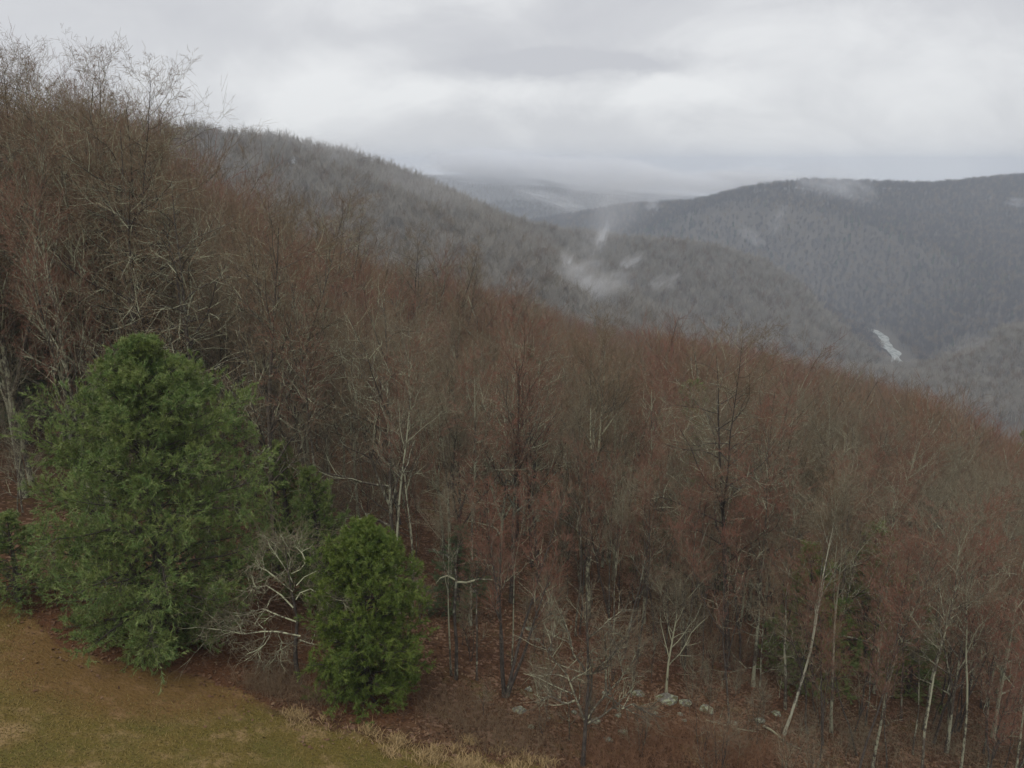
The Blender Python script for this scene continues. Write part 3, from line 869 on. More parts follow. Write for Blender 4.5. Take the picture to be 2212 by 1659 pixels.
sm2 = make_bare(5, 0.06, 14, 0.58, limb_ang=58, limb_up=0.07, sub_up=0.10, spread_sub=46, t0=0.22, nb=8, nt_=5, ntw=2, forks=2, trunk_wander=0.07, limb_wander=0.2, mats=(M_PALE, M_PALE, M_TWGRY), twig_r=0.0045)
hero('lichen_tree', 1440, 1500, 1190, sm2, 5, 1.9, 'small grey twiggy tree leaning over the flat lichened rocks', clear=1.2)
bir = make_bare(10, 0.066, 13, 0.28, limb_ang=30, limb_up=0.12, sub_up=0.12, t0=0.5, nb=6, nt_=6, ntw=4, forks=3, fork_ang=13, course=((0, .02, .045, .08, .09, .10, .13), (0,) * 7, (0, .08, .2, .38, .5, .7, 1)), mats=(M_BIRCH, M_PALE, M_TWBRN))
hero('birch_tree', 1690, 1588, 1000, bir, 10, 0.0, 'white barked birch forking above a leaning curved trunk', clear=1.5)
clump = make_bare(9, 0.085, 16, 0.26, limb_ang=34, t0=0.4, mats=(M_BARKD, M_BRANCH, M_TWRED), stems=4, nb=6, nt_=6, trunk_wander=0.03, lean=(0.12, 0))
hero('clump_tree', 1090, 1505, 1010, clump, 9, 0.3, 'clump of dark stems leaning right out of one foot')
hero('slender_tree', 1030, 1470, 1010, POLES[0], 12, 0.3, 'slender dark pole tree left of the clump of stems')
hero('slender_tree', 975, 1460, 990, POLES[2], 12, 1.3, 'slender forked pole tree right of the small bright pine')
hero('slender_tree', 1105, 1440, 1000, POLES[1], 12, 2.3, 'thin pole tree just behind the clump of stems')

# broken snag with one pale bare arm
def snag():
    gt = Geo()
    T = np.array([[(0, 0, -.2), (0.03, 0, 1.0), (-0.02, 0.02, 1.9), (0.05, 0, 2.8), (0.02, 0, 3.3)]])
    gt.tubes(T, np.array([[.05, .042, .036, .032, .02]]), 8)
    A = np.array([[(0.05, 0, 2.75), (0.30, 0.02, 2.72), (0.62, 0.05, 2.80), (0.95, 0.1, 2.76)], [(0.03, 0, 2.80), (-0.16, 0, 2.92), (-0.34, 0, 2.86), (-0.46, 0.02, 2.70)]])
    gt.tubes(A, np.array([[.030, .028, .024, .018], [.026, .022, .016, .008]]), 6, 1)
    B = np.array([[(0.02, 0, 3.25), (-0.2, 0.1, 3.42), (-0.55, 0.3, 3.50)], [(0.02, 0, 3.25), (0.10, 0.05, 3.6), (0.22, 0.1, 3.9)], [(0.62, 0.05, 2.80), (0.75, 0, 2.95), (0.80, 0, 3.15)]])
    gt.tubes(B, np.array([[.018, .014, .006], [.018, .012, .005], [.012, .009, .004]]), 5, 0)
    p, dr, ln, rad, _ = spawn(np.concatenate([A[:, :3], B]), np.full((5, 3), .01), np.full(5, 0.9), 5, 0.3, 1.0, 45, 12, 0.6, 0.3)
    gt.tubes(grow(p, dr, ln, 4, 0.2, 0.02), radii(np.full(len(p), .008), 4, 0.4), 3, 0)
    return gt.build('snag', [M_BARKD, M_PALE])
p, hh = tall(985, 1470, 1165)
o = link('snag', snag()); o.location = p; s_ = hh / 3.9; o.scale = (s_, s_, s_)
tag(o, 'broken snag with a bare pale arm beside the small bright pine', 'tree')
HERO.append((p[0], p[1], 0.8))

# evergreens standing in the wood
for (u, vb, vt, ms, h0, wd, lab) in (
        (40, 1300, 1110, GREENPINE[0], 6, 1.6, 'low spreading green pine at the left edge beside the large pine'),
        (20, 900, 470, DARKPINE[1], 9, 1.3, 'tall dark evergreen at the left edge behind the bare trunks'),
        (115, 880, 500, DARKPINE[0], 9, 1.2, 'tall dark evergreen behind the tall leaning tree'),
        (330, 860, 590, DARKPINE[0], 9, 1.2, 'dark evergreen directly behind the top of the large pine'),
        (500, 850, 560, DARKPINE[1], 9, 1.3, 'dark evergreen just left of the tall pale forked tree'),
        (790, 900, 700, DARKPINE[0], 9, 1.4, 'dull evergreen hidden among twigs right of the arching lichened tree'),
        (1150, 1000, 745, DARKPINE[1], 9, 1.4, 'dark evergreen on the slope just under the low wood edge'),
        (1490, 1080, 830, GREENPINE[0], 6, 1.1, 'yellowish green pine in the brown wood right of the middle'),
        (2205, 1120, 930, GREENPINE[0], 6, 1.0, 'green pine cut by the right edge of the wood'),
        (60, 960, 600, DARKPINE[0], 9, 1.2, 'dark evergreen deep in the wood at the left edge'),
        (170, 900, 560, DARKPINE[1], 9, 1.1, 'dark evergreen behind the dark trunked tree'),
        (420, 900, 640, DARKPINE[1], 9, 1.0, 'dark evergreen above the top of the large pine'),
        (600, 880, 620, DARKPINE[0], 9, 1.2, 'dark evergreen right of the tall pale forked tree'),
        (700, 1300, 1020, GREENPINE[0], 6, 1.0, 'dull green pine behind the gnarled lichen tree'),
        (980, 1330, 1130, DARKPINE[1], 9, 1.5, 'low dark evergreen behind the broken snag'),
        (1410, 1270, 1040, DARKPINE[0], 9, 1.0, 'dark evergreen behind the wide forked tree'),
        (1560, 1270, 1060, DARKPINE[1], 9, 1.1, 'dark evergreen between the wide forked tree and the birch'),
        (1745, 1480, 1190, GREENPINE[0], 6, 1.0, 'dull green pine behind the birch'),
        (1860, 1430, 1150, GREENPINE[0], 6, 1.1, 'larger dull green pine right of the birch'),
        (1960, 1500, 1320, GREENPINE[0], 6, 1.2, 'low green pine among the trunks at lower right'),
        (1000, 860, 660, DARKPINE[0], 9, 1.2, 'dark evergreen on the slope under the upper wood edge'),
        (630, 1230, 960, GREENPINE[0], 6, 1.0, 'dull green pine half hidden by the right flank of the large pine')):
    p, hh = tall(u, vb, vt)
    plant('pine_tree', ms, p, hh / h0, rng.uniform(0, 6.28), lab, widen=wd)
    HERO.append((p[0], p[1], 1.0))

# ------------------------------------------------------------------ the individual trees of the near wood
def in_view(x, y, m=0.66):
    return (y > 5) & (np.abs(x) < m * y + 6)

def zone(x, y):
    u = 512 + FPX * (x / (y * math.cos(PITCH)))
    w = 'far left' if u < 180 else 'left' if u < 400 else 'middle' if u < 640 else 'right' if u < 860 else 'far right'
    dd = math.hypot(x, y)
    z = 'front row' if dd < 38 else 'second rank' if dd < 50 else 'back rank'
    return w, z

def height_at(x, y):
    a = x / y
    return 12.8 - 2.6 * math.exp(-((a - 0.095) / 0.05) ** 2) * (1.0 if y > 60 else 0.3) - 1.3 * float(sstep(np.array(a), 0.3, 0.55)) + 8.2 * float(sstep(np.array(-a), 0.10, 0.55))

reseed(11)
pts = []
tries = 0
while len(pts) < 285 and tries < 60000:
    tries += 1
    dd = 27 + 47 * rng.uniform() ** 0.8
    az = rng.uniform(-0.66, 0.66)
    x, y = dd * math.sin(az), dd * math.cos(az)
    if y < lawn_edge(np.array(x)) + 1.3:
        continue
    # open rocky ground below the wood
    u = 512 + FPX * x / (y * 0.97)
    if 400 < u < 770 and dd < 31.5:
        continue
    if y < 33 and u < 330:
        continue
    if any((x - a) ** 2 + (y - b) ** 2 < c * c for a, b, c in HERO):
        continue
    dmin = 1.5 if u > 700 else 1.9
    if any((x - a) ** 2 + (y - b) ** 2 < dmin * dmin for a, b, _ in pts):
        continue
    pts.append((x, y, u))

# where a tree stands, told by the nearest tree that has a name of its own
MARKS = [('the large pine', 322, 1250), ('the small bright pine', 800, 1350), ('the gnarled lichen tree', 650, 1250), ('the tall pale forked tree', 545, 700), ('the tall leaning tree', 120, 750),
         ('the dark trunked tree', 270, 650), ('the arching lichened tree', 715, 850), ('the wide forked tree', 1290, 1050), ('the small open tree', 1258, 1400), ('the small twiggy tree', 1440, 1350),
         ('the white birch', 1745, 1300), ('the clump of stems', 1090, 1250), ('the broken snag', 985, 1280), ('the dull pine beyond the birch', 1860, 1320)]
MXY = []
for nm, u, v in MARKS:
    r = ray(u, v); MXY.append((nm, u * 1024 / 2212))
def where(x, y):
    u = 512 + FPX * x / (y * 0.97)
    dd = math.hypot(x, y)
    if u > 900:
        side = 'on the slope at the right edge' if u > 965 else 'well right of the white birch'
    else:
        nm, mu = min(MXY, key=lambda q: abs(q[1] - u))
        side = ('straight above ' if abs(mu - u) < 9 else 'left of ' if u < mu else 'right of ') + nm
    rank = 'front rank' if dd < 38 else 'second rank' if dd < 46 else 'third rank' if dd < 56 else 'hindmost rank'
    return side, rank, u

reseed(12)
ALIKE = []
for x, y, u in pts:
    side, rank, _ = where(x, y)
    q = rng.uniform()
    hgt = height_at(x, y) * rng.uniform(0.74, 1.16) * (1.12 if rng.uniform() < 0.12 else 1.0)
    dd = math.hypot(x, y)
    if q < (0.22 if u < 640 else 0.58) or dd < 33:
        k = int(rng.integers(4)); ms = POLES[k]; h0 = 12; nm = 'slender_tree'; hgt *= 0.92
        look = ['slender brown tree', 'slender red twigged tree', 'slender grey forked tree', 'slender pale barked tree'][k]
        wd = rng.uniform(0.9, 1.25)
    elif q < 0.72:
        k = int(rng.integers(5)); ms = REDS[k]; h0 = 13; nm = 'bare_tree'
        look = ['bare red twigged tree', 'forked red twigged tree', 'crooked brown tree', 'bare many leadered tree', 'bare orange brown tree'][k]
        wd = rng.uniform(0.85, 1.1)
    else:
        k = int(rng.integers(4)); ms = OAKS[k]; h0 = 14; nm = 'spreading_tree'
        look = ['spreading brown tree', 'spreading forked lichened tree', 'spreading dark barked tree', 'spreading straight lichened tree'][k]
        wd = rng.uniform(0.8, 1.0)
    if hgt > 15.5:
        k = int(rng.integers(3)); ms = TALL[k]; h0 = 20; nm = 'bare_tree'; wd = rng.uniform(0.95, 1.15)
        look = ['tall red twigged tree', 'tall lichened tree', 'tall brown tree'][k]
    lab = ('%s %s, %s' % (look, side, rank)).replace('straight above', 'above')
    o = plant(nm, ms, (x, y), hgt / h0, rng.uniform(0, 6.283), lab, group={'slender_tree': 'slender trees of the near wood', 'bare_tree': 'bare trees of the near wood', 'spreading_tree': 'spreading trees of the near wood'}[nm], widen=wd)
    ALIKE.append((o, u))
    o.rotation_euler.x, o.rotation_euler.y = rng.normal(0, 0.035), rng.normal(0, 0.035)
print('TREES', len(pts))

# thin dark stems crowding the lower right of the wood
THIN = [make_bare(12, 0.07, 15, 0.24, t0=0.42, mats=(M_BARKD, M_BRANCH, m_), nb=7, nt_=5, forks=f_, trunk_wander=0.06, **UP) for m_, f_ in ((M_TWRED, 1), (M_TWBRN, 1), (M_TWRED, 2))]
reseed(17)
k = 0
while k < 70:
    dd = rng.uniform(28, 42); az = rng.uniform(0.06, 0.64)
    x, y = dd * math.sin(az), dd * math.cos(az)
    u = 512 + FPX * x / (y * 0.97)
    if (u < 760 and dd < 32) or any((x - a) ** 2 + (y - b) ** 2 < (c * 0.6) ** 2 for a, b, c in HERO):
        continue
    side, rank, _ = where(x, y)
    j = int(rng.integers(3))
    o = plant('thin_tree', THIN[j], (x, y), height_at(x, y) / 12 * rng.uniform(0.45, 0.85), rng.uniform(0, 6.28), '%s %s, %s' % (['thin red stem', 'thin crooked stem', 'thin forked stem'][j], side, rank),
              group='thin stems crowding the lower right', widen=rng.uniform(0.8, 1.1))
    o.rotation_euler.x, o.rotation_euler.y = rng.normal(0, 0.07), rng.normal(0, 0.07)
    ALIKE.append((o, u))
    k += 1

# young trees that fill the wood between the trunks
reseed(13)
k = 0; tries = 0
while k < 110 and tries < 20000:
    tries += 1
    dd = 29 + 40 * rng.uniform() ** 0.9; az = rng.uniform(-0.62, 0.66)
    x, y = dd * math.sin(az), dd * math.cos(az)
    u = 512 + FPX * x / (y * 0.97)
    if y < lawn_edge(np.array(x)) + 2.5 or (400 < u < 770 and dd < 36) or (u < 330 and dd < 36) or (u > 800 and (dd < 40 or rng.uniform() < 0.6)):
        continue
    if any((x - a) ** 2 + (y - b) ** 2 < (c * 0.7) ** 2 for a, b, c in HERO):
        continue
    side, rank, _ = where(x, y)
    j = int(rng.integers(4))
    lab = '%s %s, %s' % (['young grey tree', 'young twin stemmed tree', 'young red twigged tree', 'young pale lichened tree'][j], side.replace('straight ', ''), rank)
    ALIKE.append((plant('young_tree', YOUNG[j], (x, y), rng.uniform(0.5, 1.25), rng.uniform(0, 6.28), lab, group='young trees between the trunks'), u))
    k += 1

# saplings and brush at the wood's edge
reseed(14)
k = 0; tries = 0
while k < 120 and tries < 8000:
    tries += 1
    dd = rng.uniform(24, 40); az = rng.uniform(-0.62, 0.66) if k < 60 else rng.uniform(-0.10, 0.32)
    x, y = dd * math.sin(az), dd * math.cos(az)
    if y < lawn_edge(np.array(x)) + 0.8 or any((x - a) ** 2 + (y - b) ** 2 < (c * 0.6) ** 2 for a, b, c in HERO):
        continue
    side, rank, _ = where(x, y)
    j = int(rng.integers(3))
    lab = '%s %s' % (['thin grey sapling', 'orange brown sapling', 'pale twiggy sapling'][j], side)
    ALIKE.append((plant('sapling', SAPS[j], (x, y), rng.uniform(0.35, 0.95), rng.uniform(0, 6.28), lab, group='saplings along the edge of the wood'), x / y))
    k += 1
# look-alikes beside the same landmark are told apart by their order from the left
ORD = ['', 'second', 'third', 'fourth', 'fifth', 'sixth', 'seventh', 'eighth', 'ninth', 'tenth', 'eleventh', 'twelfth', 'thirteenth', 'fourteenth', 'fifteenth', 'sixteenth']
NUM = ['', 'one', 'two', 'three', 'four', 'five', 'six', 'seven', 'eight', 'nine', 'ten', 'eleven', 'twelve', 'thirteen', 'fourteen', 'fifteen', 'sixteen']
byl = {}
for o, u in ALIKE:
    byl.setdefault(o['label'], []).append((u, o.name, o))
for lab, mem in byl.items():
    if len(mem) > 1:
        lab = lab.replace('straight ', '').replace('the tall pale forked tree', 'the pale forked tree')
        for i, (_, _, o) in enumerate(sorted(mem)):
            o['label'] = lab + (', leftmost of %s' % NUM[min(len(mem), 16)] if i == 0 else ', %s from left' % ORD[min(i, 15)])

# ------------------------------------------------------------------ rocks
def rock_material():
    m, nt, b = material('lichened_rock')
    tc = N(nt, 'ShaderNodeTexCoord'); oi = N(nt, 'ShaderNodeObjectInfo')
    P = tc.outputs['Object']
    cx = N(nt, 'ShaderNodeVectorMath', operation='MULTIPLY_ADD'); cb = N(nt, 'ShaderNodeCombineXYZ')
    L(nt, oi.outputs['Random'], cb.inputs[0]); cx.inputs[1].default_value = (40, 0, 0)
    L(nt, cb.outputs[0], cx.inputs[0]); L(nt, P, cx.inputs[2])
    a = noise_n(nt, cx.outputs[0], 1.6, 5, 0.65); c = noise_n(nt, cx.outputs[0], 5.0, 4, 0.7)
    col = mix_n(nt, ramp_n(nt, c, 0.4, 0.65), (0.13, 0.125, 0.11), (0.24, 0.235, 0.205))
    col = mix_n(nt, ramp_n(nt, a, 0.46, 0.58), col, (0.34, 0.37, 0.25))
    col = mix_n(nt, math_n(nt, 'MULTIPLY', ramp_n(nt, noise_n(nt, cx.outputs[0], 2.3, 3), 0.50, 0.62), 0.9), col, (0.10, 0.095, 0.04))
    L(nt, col, b.inputs['Base Color']); b.inputs['Roughness'].default_value = 0.95
    bp = N(nt, 'ShaderNodeBump', inp={'Strength': 0.8, 'Distance': 0.08})
    L(nt, c, bp.inputs['Height']); L(nt, bp.outputs[0], b.inputs['Normal'])
    return m
M_ROCK = rock_material()
def rock_mesh(seed):
    r = np.random.default_rng(seed)
    co = ICO3[0].copy()
    for k in range(9):        # knock flat faces off a ball
        nrm = unit(r.normal(size=3)); dcut = r.uniform(0.55, 0.85)
        ex = np.maximum(co @ nrm - dcut, 0)
        co -= ex[:, None] * nrm[None, :] * 0.92
    co *= 1 + 0.06 * wob(co[:, 0] * 3 + seed, co[:, 1] * 3 + co[:, 2] * 2, 1.5, seed)[:, None]
    return mesh_arrays('rock', co, [(ICO3[1], 0)], [M_ROCK], False)
ROCKM = [rock_mesh(s) for s in range(6)]
ROCKS = [  # u, v, width px, height/width, label
    (1020, 1283, 30, .8, 'rounded lichened boulder behind the snag'), (1008, 1310, 16, .5, 'small stone below the rounded boulder'),
    (1142, 1492, 26, .6, 'pointed pale rock beside the clump of stems'), (1122, 1537, 40, .5, 'low broad pale rock below the clump of stems'),
    (1146, 1572, 20, .6, 'small pale rock under the low broad one'), (1240, 1541, 18, .7, 'small round rock left of the small open tree'),
    (1283, 1560, 34, .5, 'mossy pale rock right of the small open tree trunk'), (1335, 1548, 18, .9, 'upright pale stone in the brush'),
    (1378, 1502, 40, .6, 'slanting lichened rock right of the small open tree'), (1437, 1512, 74, .22, 'flat lichened ledge under the small twiggy tree'),
    (1475, 1520, 46, .25, 'flat stone at the right end of the ledge'), (1525, 1537, 42, .6, 'rounded white green boulder right of the ledge'),
    (1468, 1545, 16, .9, 'upright stone between ledge and rounded boulder'), (1478, 1558, 14, .8, 'little stone under the upright one'),
    (1415, 1545, 20, .6, 'small rock below the flat ledge'), (1345, 1582, 30, .5, 'low pale rock in the orange brush'),
    (1312, 1600, 30, .4, 'dull flat rock beside the dark lower trunk'), (1185, 1555, 12, .6, 'tiny pale stone between the two low rocks'),
    (1140, 1360, 30, .5, 'pale rock on the red litter behind the clump'), (1160, 1385, 20, .6, 'small rock under the one on red litter'),
    (1190, 1405, 20, .6, 'round stone on the litter left of the wide forked tree'), (1310, 1500, 24, .5, 'grey rock behind the small open tree'),
    (1585, 1565, 22, .5, 'small rock by the fallen grey branch'), (1640, 1560, 30, .5, 'pale rock on the bank at the birch foot'), (1675, 1545, 26, .7, 'lichened stone against the birch foot'),
    (905, 1290, 18, .5, 'pale stone beside the small bright pine'), (930, 1320, 14, .5, 'little stone among leaves right of the small bright pine'), (1075, 1270, 22, .4, 'flat pale stone right of the rounded boulder')]
for i, (u, v, w, asp, lab) in enumerate(ROCKS):
    p = hit(u, v)
    s = 0.5 * w * 1024 / 2212 / FPX * np.linalg.norm(p - np.array((0, 0, CAM_Z))) * 0.82
    o = link('rock', ROCKM[i % 6])
    o.location = (p[0], p[1], p[2] + s * asp * 0.05); o.scale = (s, s * 0.85, s * asp * 1.1)
    o.rotation_euler = (rng.normal(0, .15), rng.normal(0, .15), rng.uniform(-.5, .5))
    tag(o, lab, 'rock', 'lichened rocks on the litter')

# fallen branches
def log_mesh(seed, L_, r0):
    r = np.random.default_rng(seed); g = Geo()
    n = 8; t = np.linspace(0, 1, n)
    P = np.stack([t * L_ - L_ / 2, 0.12 * np.sin(t * 4 + seed), 0.05 * np.sin(t * 7 + seed) + 0.08], 1)[None]
    g.tubes(P, (r0 * (1 - 0.75 * t))[None], 7)
    Rr = (r0 * (1 - 0.75 * t))[None]
    p, dr, ln, rad, _ = spawn(P, Rr, np.array([L_]), 7, 0.3, 0.95, 45, 10, 0.3, 0.2)
    dr[:, 2] = np.abs(dr[:, 2]) * 0.8
    g.tubes(grow(p, dr, ln, 4, 0.15, 0.05), radii(rad * 0.6, 4, 0.2), 4)
    return g.build('fallen_branch', [M_PALE])
for i, (u, v, ln_, rz, lab) in enumerate(((1560, 1572, 2.6, -0.45, 'grey fallen branch on the bank left of the birch'), (1690, 1600, 1.8, -0.9, 'pale fallen stick at the birch foot'),
                                           (940, 1290, 1.6, 0.5, 'grey fallen stick right of the small bright pine'), (1240, 1420, 2.4, 0.2, 'fallen branch behind the small open tree'))):
    p = hit(u, v)
    o = link('fallen_branch', log_mesh(i, ln_, 0.05)); o.location = p; o.rotation_euler = (0, 0.05 - 0.2 * math.cos(rz), rz)
    tag(o, lab, 'branch')

# ------------------------------------------------------------------ ground cover: grass, litter leaves, brush
def blades(name, xy, hmin, hmax, width, lean, mat, per=1, label=None):
    n = len(xy)
    x, y = xy[:, 0], xy[:, 1]; z = H(x, y)
    o = np.stack([x, y, z - 0.01], 1)
    az = rng.uniform(0, 6.283, n); l_ = lean * rng.uniform(0.4, 1.3, n); hh = rng.uniform(hmin, hmax, n)
    tip = o + np.stack([np.cos(az) * l_ * hh, np.sin(az) * l_ * hh, hh], 1)
    mid = o + np.stack([np.cos(az) * l_ * hh * 0.3, np.sin(az) * l_ * hh * 0.3, hh * 0.6], 1)
    a2 = rng.uniform(0, 6.283, n); sd = np.stack([np.cos(a2), np.sin(a2), np.zeros(n)], 1) * width * 0.5
    v = np.stack([o - sd, o + sd, mid + sd * 0.7, mid - sd * 0.7, tip], 1).reshape(-1, 3)
    b = np.arange(n)[:, None] * 5
    me = mesh_arrays(name, v, [(b + np.array([[0, 1, 2, 3]]), 0), (b + np.array([[3, 2, 4]]), 0)], [mat])
    ob = link(name, me, kind='stuff')
    if label: ob['label'] = label
    return ob

def grass_material(name, cols, sc=0.7):
    m, nt, b = material(name)
    g = N(nt, 'ShaderNodeNewGeometry'); tc = N(nt, 'ShaderNodeTexCoord')
    nz = noise_n(nt, tc.outputs['Object'], sc, 4, 0.65)
    f = math_n(nt, 'ADD', math_n(nt, 'MULTIPLY', g.outputs['Random Per Island'], 0.55), math_n(nt, 'MULTIPLY', ramp_n(nt, nz, 0.35, 0.65), 0.5), clamp=True)
    r = N(nt, 'ShaderNodeValToRGB')
    for i, c in enumerate(cols):
        if i < 2: e = r.color_ramp.elements[i]; e.position = i / (len(cols) - 1)
        else: e = r.color_ramp.elements.new(i / (len(cols) - 1))
        e.position = i / (len(cols) - 1)
        e.color = (*c, 1)
    L(nt, f, r.inputs[0]); L(nt, r.outputs[0], b.inputs['Base Color'])
    b.inputs['Roughness'].default_value = 0.8
    return m

reseed(15)
n = 150000
x = rng.uniform(-18, 5, n); y = rng.uniform(14, 30, n)
k = (y < lawn_edge(x) + rng.normal(0, 0.35, n)) & (np.abs(x) < 0.62 * y + 1.5) & (np.hypot(x - PINE_XY[0], y - PINE_XY[1]) > rng.uniform(3.0, 5.0, n))
blades('lawn_grass', np.stack([x, y], 1)[k], 0.02, 0.07, 0.024, 1.5, grass_material('lawn_grass', ((0.098, 0.090, 0.020), (0.152, 0.114, 0.030), (0.215, 0.152, 0.054), (0.105, 0.098, 0.020)), 1.6), label='short winter grass of the lawn, tan and olive')
# taller straw along the lower edge
c_ = np.array([hit(u, v)[:2] for u, v in ((640, 1560), (700, 1572), (760, 1585), (830, 1605), (880, 1618), (920, 1630), (960, 1634), (985, 1637), (1000, 1640), (1030, 1650), (1060, 1655), (1100, 1657), (1000, 1655), (940, 1650), (870, 1640), (1150, 1655), (1500, 1640), (1580, 1655), (1540, 1600))])
c_ = np.concatenate([c_ + rng.normal(0, 0.35, c_.shape) for _ in range(4)])
wt = rng.exponential(1.0, len(c_)); wt /= wt.sum()
q = c_[rng.choice(len(c_), 5200, p=wt)] + rng.normal(0, 0.14, (5200, 2))
blades('straw_grass', q, 0.06, 0.22, 0.018, 1.3, grass_material('straw_grass', ((0.30, 0.20, 0.09), (0.36, 0.26, 0.13), (0.22, 0.15, 0.06)), 2.0), label='pale dead straw along the lawn edge')
# fallen leaves
n = 60000
x = rng.uniform(-20, 26, n); y = rng.uniform(21, 46, n)
k = (y > lawn_edge(x) + rng.normal(0.4, 0.5, n) - rng.exponential(0.9, n) * (rng.uniform(size=n) < 0.35)) & (np.abs(x) < 0.62 * y + 1.5)
x, y = x[k], y[k]; n = len(x)
ctr_ = np.stack([x, y, H(x, y) + rng.uniform(0.01, 0.05, n)], 1)
nr = unit(np.stack([rng.normal(0, .5, n), rng.normal(0, .5, n), np.ones(n)], 1))
a_ = unit(np.cross(nr, rng.normal(size=(n, 3)))); b_ = np.cross(nr, a_)
sz = rng.uniform(0.035, 0.075, n)[:, None]
v = np.stack([ctr_ - a_ * sz, ctr_ - b_ * sz * 0.7, ctr_ + a_ * sz, ctr_ + b_ * sz * 0.7], 1).reshape(-1, 3)
lm = grass_material('litter_leaf', ((0.056, 0.029, 0.016), (0.100, 0.050, 0.027), (0.135, 0.075, 0.042), (0.21, 0.145, 0.085)), 0.4)
me = mesh_arrays('fallen_leaves', v, [(np.arange(n * 4).reshape(n, 4), 0)], [lm])
ob = link('fallen_leaves', me, kind='stuff'); ob['label'] = 'wet red brown fallen leaves on the forest floor'
# brush: thin upright orange-brown stems
def brush_patch(name, centres, spread, count, h0, h1, mat, label, r=0.004):
    c = np.array(centres)
    q = c[rng.integers(0, len(c), count)] + rng.normal(0, spread, (count, 2))
    q = q[q[:, 1] > lawn_edge(q[:, 0]) + 0.2]
    z = H(q[:, 0], q[:, 1])
    pos = np.stack([q[:, 0], q[:, 1], z - 0.03], 1)
    dr = np.stack([rng.normal(0, .35, len(q)), rng.normal(0, .35, len(q)), np.ones(len(q))], 1)
    g = Geo(); ln = rng.uniform(h0, h1, len(q))
    P = grow(pos, dr, ln, 5, 0.12, 0.02, 0.25); Rr = radii(np.full(len(q), r), 5, 0.4)
    g.tubes(P, Rr, 3)
    p, d2, l2, r2, _ = spawn(P, Rr, ln, 4, 0.3, 1, 40, 12, 0.35, 0.3, 0.3)
    g.tubes(grow(p, d2, l2, 3, 0.15, 0.05), radii(np.full(len(p), r * 0.7), 3, 0.5), 3)
    ob = link(name, g.build(name, [mat]), kind='stuff'); ob['label'] = label
C = lambda *a: [hit(u, v)[:2] for u, v in a]
brush_patch('brush', C((1330, 1640), (1400, 1610), (1460, 1600), (1480, 1645), (1540, 1620), (1600, 1640), (1380, 1655), (1550, 1655), (1640, 1655), (1300, 1659)), 0.75, 1700, 0.4, 1.15, M_TWORG, 'orange brown bramble thicket below the rocks')
brush_patch('brush', C((1000, 1560), (950, 1540), (1040, 1590), (1080, 1620), (1150, 1625), (1200, 1600), (1100, 1560), (1000, 1520)), 0.7, 1500, 0.25, 0.7, M_TWBRN, 'thin brown weeds between straw and rocks')
brush_patch('brush', C((560, 1490), (600, 1500), (620, 1470), (680, 1520)), 0.4, 900, 0.25, 0.8, M_TWBRN, 'dark twiggy brush under the gnarled tree')
brush_patch('brush', C((1700, 1640), (1800, 1620), (1900, 1640), (2000, 1620), (2100, 1640), (2180, 1620), (1850, 1580), (2050, 1580)), 1.0, 1300, 0.3, 1.1, M_TWGRY, 'grey brown brush on the slope at lower right')
brush_patch('brush', C((1150, 1480), (1250, 1450), (1350, 1430), (1500, 1450), (1580, 1480), (1300, 1380), (1450, 1390), (1600, 1420), (1200, 1400)), 1.2, 1100, 0.3, 1.2, M_TWRED, 'reddish saplings and stalks on the forest floor')

# ------------------------------------------------------------------ the wood beyond, as instanced masses
reseed(16)
LIB = bpy.data.collections.new('tree_library')     # sources only; never linked to the scene
def far_bare(h, n_limb, n_twig, tw, mats, crown_w, round_top=0.0):
    g = Geo()
    T = grow(np.array([(0, 0, -1.0)]), np.array([(0, 0, 1.0)]), np.array([h * (0.86 if tw < 0.02 else 0.76)]), 6, 0.03, 0.03)
    RT = radii(np.array([0.17]), 6, 0.2)
    g.tubes(T, RT, 4, 0)
    p, dr, ln, rad, t = spawn(T, RT, np.array([h]), n_limb, 0.36 if tw < 0.02 else 0.5, 0.92, 38, 10, crown_w, 0.2, 0.10)
    P1 = grow(p, dr, ln, 4, 0.10, 0.10); R1 = radii(np.full(len(P1), 0.05), 4, 0.4)
    g.tubes(P1, R1, 3, 0)
    p, dr, ln, rad, t = spawn(P1, R1, ln, n_twig, 0.15, 1.0, 40, 14, 0.5, 0.3, 0.3)
    P2 = grow(p, dr, ln, 3, 0.12, 0.16)
    g.tubes(P2, radii(np.full(len(P2), tw), 3, 0.5), 3, 1)
    if tw < 0.02:
        p, dr, ln, rad, t = spawn(P2, radii(np.full(len(P2), tw), 3, 0.5), ln, 5, 0.15, 1.0, 36, 12, 0.5, 0.3, 0.3)
        P3 = grow(p, dr, ln, 2, 0.1, 0.2)
        g.tubes(P3, radii(np.full(len(P3), tw * 0.75), 2, 0.6), 3, 1)
    return g.build('far_tree', [mats[0], mats[2]])
def lib(name, meshes):
    c = bpy.data.collections.new(name)
    for m in meshes:
        o = bpy.data.objects.new(name, m); c.objects.link(o)
    return c

